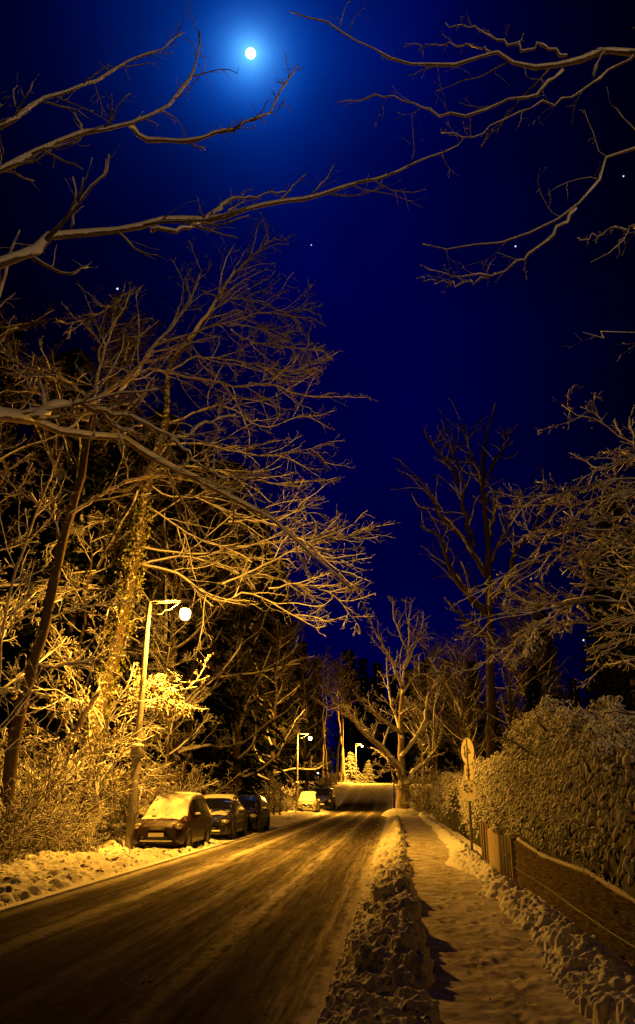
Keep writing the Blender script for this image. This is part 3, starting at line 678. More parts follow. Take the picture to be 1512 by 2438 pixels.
# angles: the face looks to the road side
plate('round_sign', 2.46, 0.60, 0.60, -65, True, [(-.1, .5, .05, .04), (-.45, .3, .04, .05), (.1, .13, .07, .03), (-.05, -.1, .07, .03), (.35, -.08, .05, .03), (-.45, -.2, .05, .05), (-.2, -.42, .07, .03), (0, .3, .03, .03), (-.4, .05, .03, .03)], -0.045)
plate('plate_sign', 1.99, 0.36, 0.33, -61, False, [(-.3, .25, .055, .045), (-.4, -.35, .04, .03), (.15, -.3, .05, .03), (.2, .3, .03, .03)], -0.045)
plate('round_sign', 1.58, 0.46, 0.46, -48, True, [(-.5, .45, .05, .035), (-.55, .1, .04, .03), (0, .2, .06, .02), (.3, -.05, .05, .035), (-.25, -.1, .04, .03), (.4, .5, .03, .03), (-.2, .5, .03, .03)], -0.075)

# ================================================================ FENCE AND GATE
fe = empty('garden_fence', (2.03, 12, 0)); tag(fe, 'low woven reed garden fence with a sagging snow-edged top along the footpath', 'fence')
top_px = [(1223, 1993), (1250, 2012), (1291, 2039), (1345, 2060), (1400, 2080), (1441, 2107), (1509, 2148), (1560, 2190)]
tp = [atX(x, y, 2.07) for x, y in top_px]
ty = np.array([q[1] for q in tp])[::-1]; tz = np.array([q[2] for q in tp])[::-1]
def ftop(y): return np.interp(y, ty, tz)
fy = np.linspace(5.2, 15.55, 150); nz = 26
mb = MB(); v = []
for y in fy:
    for k in range(nz + 1):
        z = -0.05 + (ftop(y) + 0.05) * k / nz
        x = 2.06 + 0.035 * math.sin(y * 1.1) + 0.016 * math.sin(k * 2.1 + 3.0 * math.sin(y * 7)) + 0.01 * random.gauss(0, 1)
        v.append((x, y, z))
v2 = [(a + 0.05, b, c_) for a, b, c_ in v]
nn = nz + 1; f = [[i * nn + k, i * nn + k + 1, (i + 1) * nn + k + 1, (i + 1) * nn + k] for i in range(len(fy) - 1) for k in range(nz)]
m0 = len(v); top = [[i * nn + nz, m0 + i * nn + nz, m0 + (i + 1) * nn + nz, (i + 1) * nn + nz] for i in range(len(fy) - 1)]
mb.add(v + v2, f + [[m0 + q for q in z[::-1]] for z in f] + top); mb.build('reed_panel', M['reed'], fe, loc=(2.03, 12, 0))
mb = MB(); tubes(mb, [(2.085, y, ftop(y) + 0.012) for y in fy], 0.026 + 0.006 * rng.normal(size=len(fy)), 6); mb.build('snow_edge', M['car_snow'], fe, loc=(2.03, 12, 0))
for fz, nm in ((0.45, 'fence_rail'),):
    mb = MB(); tubes(mb, [(2.045 + 0.035 * math.sin(y * 1.1), y, ftop(y) * fz) for y in fy], np.full(len(fy), 0.014), 6); mb.build(nm, M['dark_wood'], fe, loc=(2.03, 12, 0))
for y in (6.2, 9.6, 13.2):
    mb = MB(); rbox(mb, (2.16, y, ftop(y) / 2 - 0.1), (0.08, 0.08, ftop(y) + 0.1), 0.01); mb.build('fence_post', M['dark_wood'], fe, loc=(2.03, 12, 0))
gp = empty('gate_post', (1.83, 16.6, 0.0)); tag(gp, 'broad pale snow-dusted gate post beside the dark garden gate', 'post')
mb = MB(); rbox(mb, (0, 0, 0.42), (0.10, 0.52, 1.04), 0.02, rot=rotz(R(16))); mb.build('post_shaft', M['pale_board'], gp)
mb = MB(); ico(mb, (0, 0, 0.945), 0.25, 3, (0.36, 1.0, 0.22), 0.04); mb.build('snow_cap', M['car_snow'], gp)
gp2 = empty('gate_post', (2.02, 15.6, 0.0)); tag(gp2, 'slim gate post at the end of the woven reed fence', 'post')
mb = MB(); rbox(mb, (0, 0, 0.38), (0.11, 0.11, 0.96), 0.012); mb.build('post_shaft', M['wood'], gp2)
mb = MB(); ico(mb, (0.0, 0, 0.87), 0.10, 3, (1, 1, 0.5), 0.04); mb.build('snow_cap', M['car_snow'], gp2)
gt = empty('garden_gate', (1.925, 16.08, 0.0), R(10.5)); tag(gt, 'closed dark wooden garden gate between the two gate posts', 'gate')
mb = MB()
for k in range(4): rbox(mb, (0.0, -0.26 + 0.173 * k, 0.46), (0.03, 0.155, 0.80), 0.006)
mb.build('gate_boards', M['dark_wood'], gt)
mb = MB(); rbox(mb, (0.028, 0, 0.22), (0.024, 0.68, 0.08), 0.006); rbox(mb, (0.028, 0, 0.72), (0.024, 0.68, 0.08), 0.006); mb.build('gate_rail', M['dark_wood'], gt)
mb = MB(); tubes(mb, [(-0.01, -0.27, 0.55), (-0.06, -0.27, 0.55), (-0.065, -0.17, 0.545)], [0.012] * 3, 8); mb.build('gate_latch', M['chrome'], gt)
fb = empty('picket_fence', (1.9, 18, 0)); tag(fb, 'short snowy picket fence between the pale gate post and the road sign', 'fence')
for k in range(6):
    y = 17.2 + k * 0.42; mb = MB(); rbox(mb, (1.86 + 0.02 * random.gauss(0, 1), y, 0.45), (0.05, 0.14, 1.05 + 0.05 * random.gauss(0, 1)), 0.01); mb.build('picket', M['wood'], fb, loc=(1.9, 18, 0))
mb = MB(); tubes(mb, [(1.92, y, 0.85) for y in np.linspace(17.0, 19.5, 8)], [0.03] * 8, 6); mb.build('rail', M['wood'], fb, loc=(1.9, 18, 0))
wp = empty('white_post', (1.58, 64.0, 0)); tag(wp, 'pale gate pillar beside the big forked roadside tree', 'post')
mb = MB(); rbox(mb, (0, 0, 0.72), (0.30, 0.30, 1.5), 0.03); mb.build('pillar', M['wood'], wp)
mb = MB(); ico(mb, (0, 0, 1.5), 0.2, 2, (1, 1, 0.4), 0.04); mb.build('snow_cap', M['car_snow'], wp)

# ================================================================ HEDGES
def hedge(name, label, pts, hgt, dep, n, size, m='hedge', cat='hedge', droop=0.6, seed=1, wild=0.12):
    """pts: foot line; leaf sprays hang over a rounded body"""
    P = spline(pts, 60); root = empty(name, tuple(P[30])); tag(root, label, cat)
    r_ = np.random.default_rng(seed)
    T = nrm(np.gradient(P, axis=0)); Nn = np.stack([-T[:, 1], T[:, 0], 0 * T[:, 0]], 1)   # left side of the travel direction
    H = np.interp(np.linspace(0, 1, 60), np.linspace(0, 1, len(hgt)), hgt)
    def surf(s, a, sh):
        i = np.clip((s * 59).astype(int), 0, 59); h = H[i]
        bul = 1 + 0.22 * fbm(s * 14 + seed, a * 2.3, 3, seed) * 2
        y = np.clip(np.sin(a), -0.1, 1) ** 0.75 if False else np.sin(a)
        ex = np.sign(np.cos(a)) * np.abs(np.cos(a)) ** 0.55; ez = np.abs(np.sin(a)) ** 0.6
        off = (dep / 2) * ex * bul * sh; z = h * ez * (0.93 + 0.14 * (bul - 1) * 2) * sh
        taper = np.clip(np.minimum(s, 1 - s) * 12 + 0.35, 0, 1) ** 0.5
        return P[i] + (T[i] * ((s * 59 - i) * np.linalg.norm(P[1] - P[0]))[:, None]) + Nn[i] * (off * taper)[:, None] + np.array([0, 0, 1]) * (z * taper)[:, None], Nn[i] * ex[:, None] + np.array([0, 0, 1]) * ez[:, None]
    # twig core
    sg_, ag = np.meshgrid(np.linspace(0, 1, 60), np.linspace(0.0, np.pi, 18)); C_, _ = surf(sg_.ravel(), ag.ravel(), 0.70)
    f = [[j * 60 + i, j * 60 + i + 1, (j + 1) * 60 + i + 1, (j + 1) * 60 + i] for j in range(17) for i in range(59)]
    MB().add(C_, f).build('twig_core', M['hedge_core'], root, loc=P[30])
    s = r_.uniform(0, 1, n); a = np.arccos(r_.uniform(-1, 1, n)); a = np.where(r_.uniform(0, 1, n) < 0.6, r_.uniform(0.02, 1.7, n), a)
    hole = fbm(s * 26 * (P[-1] - P[0])[1] / -8.0 + seed, a * 7.0, 3, seed + 2)
    Q, D = surf(s, a, (1.0 + np.clip(wild * r_.normal(size=n) * 0.6, -0.3, 0.10) + 0.10 * fbm(s * 30, a * 9, 2, seed + 4)) * np.where(hole < -0.17, 0.87, 1.0))
    kp = ~((Q[:, 2] < 0.85) & (Q[:, 0] < 2.35) & (Q[:, 1] < 18.2)); Q = Q[kp]; D = D[kp]; n = len(Q)
    D = nrm(nrm(D) + r_.normal(size=D.shape) * 0.8); L = 1.2 * size * r_.uniform(0.6, 1.5, n)
    k = 5; pts_ = np.empty((n, k, 3)); pts_[:, 0] = Q - D * L[:, None] * 0.5
    for q in range(1, k):
        D = nrm(D + np.array([0, 0, -droop]) * r_.uniform(0.3, 1.2, (n, 1)) + r_.normal(size=D.shape) * 0.18); pts_[:, q] = pts_[:, q - 1] + D * (L / (k - 1))[:, None]
    top_ = (Q[:, 2] > 0.86 * H.mean()); fat = np.where(r_.uniform(0, 1, n) < 0.35, 2.0, 1.0) * np.where(top_ & (r_.uniform(0, 1, n) < 0.2), 1.7, 1.0); rad = (size * 0.125 * fat * r_.uniform(0.55, 1.35, n))[:, None] * np.array([0.5, 0.95, 1.0, 0.8, 0.3])[None]
    mb = MB(); tubes(mb, pts_, rad, 4)
    q_ = max(300, n // 22); Q, D = surf(r_.uniform(0, 1, q_), r_.uniform(0.1, 1.9, q_), 1.0); D = nrm(D + r_.normal(size=D.shape) * 0.5 + np.array([0, 0, 0.3]))
    tw = np.empty((q_, 5, 3)); tw[:, 0] = Q - D * 0.1
    for k2 in range(1, 5):
        D = nrm(D + r_.normal(size=D.shape) * 0.2); tw[:, k2] = tw[:, k2 - 1] + D * r_.uniform(0.05, 0.11, (q_, 1))
    tubes(mb, tw, np.full((q_, 5), 0.012) * np.linspace(1.1, 0.7, 5), 4); mb.build('foliage', M[m], root, loc=P[30])
    return root, surf
hedge('hedge', 'tall snow-laden evergreen shrub bulging over the woven reed fence', [(3.05, 17.6, 0), (3.15, 14.5, 0), (3.25, 9.6, 0)], [2.85, 2.95, 2.5, 2.15], 1.9, 60000, 0.080, seed=3, droop=0.8)
hedge('hedge', 'dark shrub with long drooping snow-laden sprays at the right edge, overhanging the reed fence', [(3.05, 11.2, 0), (3.0, 9, 0), (3.0, 6.2, 0), (3.1, 2, 0), (3.3, -6, 0)], [2.2, 2.05, 1.9, 2.0, 2.2, 2.3, 2.3], 1.7, 15000, 0.125, seed=13, droop=1.3, wild=0.22)
hedge('hedge', 'clipped snow-covered hedge behind the traffic sign post', [(2.95, 32, 0), (2.9, 26, 0), (2.9, 21, 0), (3.0, 18.2, 0)], [2.0, 2.4, 2.55, 2.3], 1.5, 45000, 0.070, seed=5, droop=0.5)
hedge('hedge', 'dark hedge in shade beyond the traffic sign, before the forked tree', [(2.9, 52, 0), (2.8, 44, 0), (2.9, 33, 0)], [2.2, 2.4, 2.3], 1.6, 9000, 0.10, seed=8)
# loose snowy whips rising out of the tall shrub
wh = empty('shrub', (3.4, 13, 0)); tag(wh, 'bare snowy whips poking up behind the tall evergreen shrub', 'shrub')
mb = MB()
for px, Y0, Y1 in (([(1470, 1800), (1440, 1765), (1400, 1745), (1360, 1735)], 12.5, 12), ([(1480, 1790), (1450, 1745), (1425, 1710), (1408, 1690)], 12.5, 12.3), ([(1530, 1760), (1490, 1735), (1445, 1730)], 12, 12), ([(1260, 1790), (1220, 1765), (1190, 1757), (1172, 1762)], 15, 14.5), ([(1300, 1740), (1282, 1715), (1272, 1690)], 14, 14), ([(1520, 1700), (1480, 1694), (1440, 1690)], 12, 12)):
    P, r_ = limb(px, Y0, Y1, 0.030, 0.016, 10, 0.01); tubes(mb, P, r_, 6)
    Q, q = grow(P[None], r_[None], 6, lr=(0.2, 0.4), n=5, rmin=0.012); tubes(mb, Q, q, 5)
mb.build('twigs', M['twig'], wh, loc=(3.4, 13, 0))

# ================================================================ TREES
def leaves(mb, pts, size, jit, r_=rng, hang=0.0):
    n = len(pts); c = pts + r_.normal(size=(n, 3)) * jit
    a = nrm(r_.normal(size=(n, 3)) + np.array([0, 0, -hang])); b = nrm(np.cross(a, r_.normal(size=(n, 3)))); c2 = np.cross(a, b)
    s = (size * r_.uniform(0.6, 1.4, n))[:, None]
    v = np.stack([c, c + a * s * 0.5 + b * s * 0.34 + c2 * s * 0.08, c + a * s, c + a * s * 0.5 - b * s * 0.34 + c2 * s * 0.08], 1)
    f = np.arange(n * 4).reshape(-1, 4); mb.add(v, f)
class Tree:
    def __init__(s, name, label, base, cat='tree', group=None):
        s.root = empty(name, tuple(base)); tag(s.root, label, cat, group); s.base = np.asarray(base, float); s.crown = MB(); s.trunk = MB(); s.limbs = MB(); s.boughs = MB(); s.L = []
    def stem(s, P, r, sides=12): tubes(s.trunk, P, r, sides); return P, r
    def main(s, P, r, sides=8): tubes(s.limbs, P, r, sides); s.L.append((P, r))
    def done(s, tm='bark', cm='twig', lm='limb'):
        for k, mb, m in (('trunk', s.trunk, tm), ('limbs', s.limbs, lm), ('boughs', s.boughs, 'bough'), ('crown', s.crown, cm)):
            if mb.n: mb.build(k, M[m], s.root, loc=s.base)
        return s.root
def sprays(T, limbs, k1, k2, k3, rmin, **kw):
    """three further orders of branching on traced limbs of equal point count"""
    P = np.stack([p for p, _ in limbs]); r = np.stack([q for _, q in limbs])
    A, a = grow(P, r, k1, n=9, rmin=rmin * 1.9, **{**dict(lr=(0.22, 0.52), wig=0.17, flat=0.55, ang=(30, 62), up=0.02, rr=0.5), **kw}); tubes(T.boughs, A, a, 6)
    B, b = grow(A, a, k2, n=6, rmin=rmin * 1.1, lr=(0.28, 0.55), wig=0.18, flat=0.6, ang=(28, 60), up=0.015, t=(0.15, 0.97)); tubes(T.crown, B, b, 4)
    if k3:
        C, c = grow(B, b, k3, n=5, rmin=rmin, lr=(0.3, 0.6), wig=0.2, flat=0.6, ang=(28, 60), up=0.02); tubes(T.crown, C, c, 3)
    return A, B

# --- left trunk A and its limbs
T = Tree('tree', 'slender leaning bare tree on the left bank, left of the ivy-clad trunk', at(10, 1960, 20.5))
P, r = limb([(5, 1960), (52, 1678), (95, 1530), (150, 1290), (189, 1145), (212, 1001), (229, 960)], 20.5, 21.5, 0.17, 0.10, 24, 0.02); T.stem(P, r)
P, r = limb([(229, 960), (241, 940), (310, 898), (367, 823), (413, 772), (458, 703), (480, 640)], 21.5, 22.5, 0.085, 0.03, 20); T.main(P, r)
for px, a, b, r0 in (([(166, 1225), (246, 1173), (344, 1133), (435, 1139), (480, 1150)], 21, 21.5, .065), ([(212, 1001), (250, 830), (290, 740), (318, 690)], 21.5, 22, .05), ([(150, 1290), (120, 1225), (60, 1180), (0, 1130)], 21, 19.5, .04),
                     ([(110, 1470), (160, 1455), (240, 1440), (330, 1430)], 20.8, 22, .04), ([(85, 1590), (150, 1582), (230, 1570), (300, 1560)], 20.7, 22, .045), ([(60, 1650), (20, 1640), (-30, 1660)], 20.6, 19.5, .04),
                     ([(367, 823), (435, 801), (516, 775), (573, 760), (630, 746), (688, 752), (756, 758)], 22, 24, .05), ([(516, 775), (602, 778), (688, 798)], 23, 24.5, .03), ([(550, 783), (596, 812), (648, 818), (716, 832), (762, 829)], 23, 25, .035),
                     ([(480, 690), (527, 712), (579, 709), (625, 717), (676, 740), (745, 735)], 22.5, 24.5, .03), ([(229, 960), (150, 900), (80, 880), (10, 850)], 21, 19, .05), ([(212, 1001), (140, 980), (60, 900), (20, 830)], 21, 20, .045),
                     ([(275, 944), (321, 892), (367, 881), (435, 892), (504, 909), (573, 921), (630, 912), (716, 938), (773, 947)], 22, 24, .055), ([(573, 921), (659, 898), (733, 872), (791, 852)], 23.5, 25, .03),
                     ([(318, 690), (260, 730), (200, 760), (140, 770)], 22, 21, .03)):
    P, r = limb(px, a, b, r0, 0.02, 20, 0.03); T.main(P, r)
sprays(T, [(p, q) for p, q in T.L if len(p) == 20], 15, 7, 2, 0.0095, ang=(25, 55), flat=.7, up=.0)
T.done()
# --- ivy-clad trunk B
T = Tree('tree', 'ivy-clad bare tree behind the nearest street lamp', at(190, 1965, 27.3))
Pb, rb = limb([(190, 1965), (205, 1800), (258, 1621), (321, 1334), (350, 1162), (395, 1001), (401, 886), (447, 812)], 27.3, 32.5, 0.26, 0.13, 30, 0.02); T.stem(Pb, rb)
P, r = limb([(447, 812), (516, 715), (550, 657), (613, 600), (660, 560)], 32.5, 33, .12, .03, 20); T.main(P, r)
for px, a, b, r0 in (([(326, 1340), (384, 1354), (441, 1374), (487, 1414), (533, 1432), (585, 1411), (631, 1426), (688, 1460), (757, 1495)], 32.0, 33.0, .075), ([(340, 1345), (395, 1328), (458, 1328), (516, 1345), (579, 1368), (631, 1368), (745, 1408)], 32.0, 34.5, .06),
                     ([(321, 1300), (401, 1311), (487, 1317), (573, 1300), (659, 1288), (745, 1277), (860, 1277)], 32.0, 35.5, .06), ([(344, 1200), (435, 1262), (516, 1300), (602, 1328), (690, 1330)], 32.0, 34.0, .05),
                     ([(544, 1242), (630, 1242), (716, 1282), (802, 1357), (866, 1428)], 31.5, 34.5, .05), ([(344, 1144), (401, 1179), (458, 1179), (516, 1207), (573, 1230), (680, 1215), (780, 1225)], 32.0, 34.5, .05),
                     ([(390, 1010), (516, 967), (561, 978), (613, 1013), (659, 1013), (716, 990), (768, 1007)], 32.5, 35.5, .06), ([(401, 886), (470, 850), (560, 860), (660, 880), (760, 890)], 28, 30, .05),
                     ([(375, 1060), (470, 1055), (560, 1075), (650, 1085), (740, 1070), (790, 1120)], 32.4, 35.5, .055), ([(360, 1120), (450, 1110), (560, 1130), (660, 1150), (770, 1140)], 32.2, 35.0, .055),
                     ([(530, 1390), (620, 1350), (700, 1310), (790, 1290), (890, 1260)], 32.0, 36.0, .05), ([(330, 1250), (260, 1240), (190, 1260), (110, 1300)], 32.0, 30.0, .045), ([(300, 1420), (230, 1400), (150, 1410), (60, 1440)], 31.6, 29.5, .045), ([(395, 1001), (330, 940), (300, 860), (290, 780)], 32.6, 34.5, .05), ([(640, 1400), (720, 1390), (800, 1420), (860, 1500)], 32.0, 34.5, .04)):
    P, r = limb(px, a, b, r0, 0.02, 20, 0.03); T.main(P, r)
sprays(T, [(p, q) for p, q in T.L], 15, 7, 2, 0.0125, ang=(25, 55), flat=.7, up=.0)
# hanging ivy on the trunk
ii = rng.integers(3, 17, 3000); iv = MB(); pts = Pb[ii] + (Pb[ii + 1] - Pb[ii]) * rng.uniform(0, 1, (3000, 1)); th = rng.uniform(0, 2 * np.pi, 3000)
w = 0.30 * (0.6 + 0.8 * np.abs(vnoise(pts[:, 2] * 1.6, pts[:, 2] * 0)) * 2)
pts = pts + np.stack([np.cos(th) * w, np.sin(th) * w, 0 * th], 1); leaves(iv, pts, 0.105, 0.09, hang=1.2); iv.build('ivy', M['leaf'], T.root, loc=T.base)
T.done()
# --- leafy bush by the lamp post
T = Tree('shrub', 'leafy snowy bush reaching past the nearest lamp post', at(250, 2000, 25.5), 'shrub')
for px, a, b, r0 in (([(240, 1990), (235, 1850), (250, 1730), (330, 1690), (400, 1650), (470, 1635)], 25.6, 25.2, .04), ([(235, 1850), (270, 1700), (340, 1668), (410, 1672), (455, 1690)], 25.6, 25.6, .03), ([(240, 1990), (220, 1800), (190, 1680), (120, 1640), (40, 1650)], 25.6, 24, .035), ([(240, 1900), (290, 1800), (350, 1840), (400, 1850)], 25.6, 25.8, .025), ([(240, 1950), (180, 1820), (110, 1740), (30, 1730)], 25.6, 24, .03), ([(250, 1950), (290, 1860), (330, 1870), (380, 1900)], 25.6, 25.8, .025), ([(250, 1730), (300, 1640), (350, 1625), (420, 1640)], 25.6, 25.4, .03)):
    P, r = limb(px, a, b, r0, .014, 16, .02); T.main(P, r, 6)
A, B = sprays(T, T.L, 12, 6, 3, 0.0095)
lf = MB(); leaves(lf, B[rng.integers(0, len(B), 1800), rng.integers(2, 6, 1800)], 0.09, 0.05, hang=1.4); lf.build('leaves', M['dry_leaf'], T.root, loc=T.base)
T.done(lm='twig')
# --- thin birch on the left
T = Tree('tree', 'thin pale-barked young birch at the left edge', at(-10, 1990, 18), 'tree')
P, r = limb([(-25, 1985), (-5, 1640), (9, 1483), (45, 1340), (80, 1240), (115, 1151), (150, 1060)], 18, 18.6, .055, .02, 20, .015); T.stem(P, r, 8); T.L.append((P, r))
sprays(T, T.L, 26, 6, 3, .008, lr=(.12, .26), up=.08); T.done('birch')
# --- stump-like dark trunk in the thicket
T = Tree('tree', 'short crooked dark trunk low in the left thicket', at(125, 1985, 24), 'tree')
P, r = limb([(120, 1985), (118, 1920), (140, 1850), (150, 1790), (200, 1700), (240, 1640)], 24, 24.5, .22, .06, 16, .02); T.stem(P, r); T.L.append((P, r)); sprays(T, T.L, 12, 6, 3, .009, lr=(.2, .4)); T.done()
# --- big near tree on the left, trunk out of frame
T = Tree('tree', 'large near tree on the left whose heavy limbs arch over the street', (-9.6, 11.0, 0))
tr = spline([(-9.6, 11, -0.2), (-9.5, 11, 4), (-9.2, 11, 8), (-8.9, 10.9, 12), (-8.6, 10.8, 16)], 24); T.stem(tr, np.linspace(.42, .2, 24), 16)
def hang(T, px, a, b, r0, r1, anchor=None, n=22, wob=0.025):
    m = len(px); pts = [at(x, y, a + (b - a) * i / (m - 1)) for i, (x, y) in enumerate(px)]
    if anchor is not None: pts = [np.asarray(anchor, float)] + pts
    P = spline(pts, n); P[1:] += rng.normal(size=(n - 1, 3)) * wob; r = np.linspace(r0, r1, n) * (1 + 0.13 * rng.normal(size=n)); T.main(P, r, 10); return P, r
hang(T, [(0, 990), (80, 997), (92, 1001), (172, 1041), (287, 1041), (367, 1087), (458, 1133), (544, 1179), (660, 1247), (760, 1330), (840, 1400)], 14, 19.5, .15, .035, (-9.3, 11, 6.6))
hang(T, [(80, 996), (120, 965), (166, 961), (229, 972), (287, 1018), (330, 1040)], 14.2, 16, .10, .045)
hang(T, [(229, 972), (300, 985), (367, 1015), (410, 1040), (450, 1030), (500, 1000), (560, 985)], 15, 18, .07, .025)
hang(T, [(410, 1040), (470, 1100), (520, 1130), (600, 1140)], 16.5, 18, .05, .02)
I = []
I.append(hang(T, [(0, 625), (70, 600), (120, 565), (200, 555), (310, 545), (400, 520), (480, 525), (600, 495), (700, 478), (800, 450), (940, 410), (1020, 372), (1080, 350), (1105, 330)], 10.5, 13, .105, .013, (-9.1, 11, 9.0), 34, .018))
I.append(hang(T, [(360, 548), (420, 546), (450, 535), (480, 525), (540, 485), (600, 465), (680, 455)], 11.2, 12, .055, .012))
I.append(hang(T, [(0, 410), (100, 355), (210, 312), (320, 292), (400, 245), (455, 180), (470, 130), (480, 70)], 10, 11.5, .085, .012, (-8.9, 10.9, 11.2)))
I.append(hang(T, [(310, 295), (330, 320), (390, 338), (500, 322), (590, 290), (650, 255), (680, 200), (710, 155)], 10.7, 11.5, .05, .012))
I.append(hang(T, [(0, 300), (90, 245), (200, 200), (285, 155), (370, 120), (440, 80)], 9.6, 11, .07, .012, (-8.8, 10.8, 12.4)))
lowL = [(p, q) for p, q in T.L[:4]]
sprays(T, [l for l in lowL if len(l[0]) == 22], 13, 7, 4, .0085, lr=(.15, .35))
for l in I: 
    A, a = grow(l[0][None], l[1][None], 16, n=6, rmin=.007, lr=(.07, .20), wig=.22, flat=.1, up=.05, t=(.25, .98)); tubes(T.crown, A, a, 5)
    B, b = grow(A, a, 4, n=5, rmin=.005, lr=(.3, .55), wig=.22, flat=.1, up=.05); tubes(T.crown, B, b, 4)
T.done(lm='limb_near')
# --- big near tree on the right
T = Tree('tree', 'large near tree behind the right-hand fence, bare branches high over the footpath', (7.6, 8.5, 0))
tr = spline([(7.6, 8.5, -.2), (7.5, 8.6, 4), (7.3, 8.8, 9), (7.2, 8.8, 15)], 24); T.stem(tr, np.linspace(.40, .2, 24), 16)
J = [hang(T, [(1530, 125), (1440, 120), (1350, 150), (1250, 160), (1190, 130), (1170, 125), (1090, 150), (960, 148), (900, 120), (820, 80), (770, 48), (690, 25)], 9.5, 9.5, .075, .010, (7.3, 8.8, 10.8), 30, .012),
     hang(T, [(1350, 132), (1270, 110), (1200, 100), (1130, 65), (1060, 55)], 9.5, 9.3, .03, .009), hang(T, [(1340, 165), (1290, 215), (1200, 245), (1130, 275), (1060, 275), (990, 250), (930, 228), (800, 240)], 9.5, 10, .032, .008),
     hang(T, [(1540, 120), (1470, 150), (1400, 210), (1290, 250), (1180, 290), (1130, 322), (1060, 310)], 9.5, 10, .024, .008), hang(T, [(1170, 125), (1110, 105), (1060, 105), (960, 110)], 9.5, 9.6, .018, .007),
     hang(T, [(1530, 345), (1420, 455), (1360, 500), (1300, 540), (1200, 570), (1130, 585), (1060, 590), (1005, 573)], 9.8, 10.5, .048, .009, (7.4, 8.8, 7.0)),
     hang(T, [(1370, 492), (1310, 560), (1240, 620), (1180, 650), (1100, 658), (1010, 635)], 10, 10.8, .036, .008), hang(T, [(1180, 650), (1130, 668), (1080, 678), (1000, 660)], 10.4, 10.8, .02, .008),
     hang(T, [(1540, 530), (1512, 552), (1470, 590), (1410, 625)], 9.8, 10, .026, .008, (7.4, 8.8, 6.6)), hang(T, [(1530, 545), (1490, 540), (1450, 547), (1370, 570)], 9.8, 10, .02, .008), hang(T, [(1512, 797), (1450, 800), (1390, 795)], 10, 10, .018, .007, (7.5, 8.7, 5.2))]
for l in J:
    A, a = grow(l[0][None], l[1][None], 8, n=6, rmin=.0055, lr=(.08, .22), wig=.2, flat=.2, up=.0, t=(.3, .98)); tubes(T.crown, A, a, 5)
    B, b = grow(A, a, 3, n=5, rmin=.0045, lr=(.3, .6), wig=.22, flat=.2, up=.0); tubes(T.crown, B, b, 4)
T.done(lm='limb_near')
# --- drooping tree on the right
T = Tree('tree', 'wide snowy garden tree with long level branches above the tall evergreen shrub', (10.6, 18.5, 0.3))
tr = spline([(10.6, 18.5, -.2), (10.5, 18.5, 3), (10.3, 18.5, 7), (10, 18.4, 11)], 20); T.stem(tr, np.linspace(.3, .12, 20), 14)
o7 = lambda l: [(800 + x * .471, 867 + y * .471) for x, y in l]
K = [([(1560, 1190), (1512, 1190), (1250, 1195), (1050, 1240), (900, 1270), (750, 1300)], .06), ([(1250, 1195), (1020, 1210), (900, 1170), (760, 1110)], .035), ([(1560, 930), (1512, 940), (1330, 940), (1150, 940), (1000, 980), (900, 1060), (760, 1110)], .05),
     ([(1560, 570), (1512, 580), (1350, 600), (1200, 640), (1100, 660), (900, 670)], .045), ([(1560, 650), (1300, 680), (1100, 715), (900, 715)], .035), ([(1560, 440), (1512, 410), (1350, 310), (1150, 215)], .035), ([(1300, 1180), (1150, 1240), (1000, 1330), (850, 1440), (700, 1540)], .035),
     ([(1560, 840), (1350, 840), (1150, 840), (950, 860)], .035), ([(1560, 1050), (1400, 1080), (1280, 1100), (1180, 1120)], .035), ([(1560, 780), (1420, 770), (1280, 800), (1150, 735)], .03), ([(1560, 1300), (1400, 1310), (1250, 1300), (1100, 1310)], .03),
     ([(1560, 1380), (1450, 1400), (1380, 1450), (1300, 1520)], .03), ([(1560, 1480), (1450, 1500), (1380, 1540)], .025), ([(1560, 480), (1440, 500), (1330, 530), (1200, 580)], .03), ([(1560, 880), (1400, 900), (1280, 910), (1180, 870)], .03), ([(1560, 1000), (1420, 1010), (1300, 990), (1230, 970)], .03), ([(1100, 1250), (1000, 1350), (960, 1450), (890, 1520)], .025), ([(1560, 1120), (1400, 1130), (1300, 1110), (1200, 1060)], .03)]
for l, r0 in K:
    px = o7(l); z0 = at(*px[0], 18)[2]
    hang(T, px, 18.0, 17.0 + 1.5 * random.random(), r0, .012, (10.4, 18.4, z0 - 0.6) if px[0][0] > 1520 else None, 20, .03)
sprays(T, T.L, 17, 7, 3, .0085, t=(.15, .98), lr=(.14, .36), up=-.01, ang=(20, 48))
lf = MB(); pq = at(1269, 1395, 17.5); leaves(lf, np.repeat(pq[None], 14, 0) + np.linspace(-.2, .15, 14)[:, None] * np.array([0, 0, 1]), .13, .05, hang=1.5)
p2 = np.concatenate([p[8:] for p, _ in T.L]); leaves(lf, p2[rng.integers(0, len(p2), 260)], .05, .35, hang=1.2); lf.build('leaves', M['dry_leaf'], T.root, loc=T.base)
T.done()
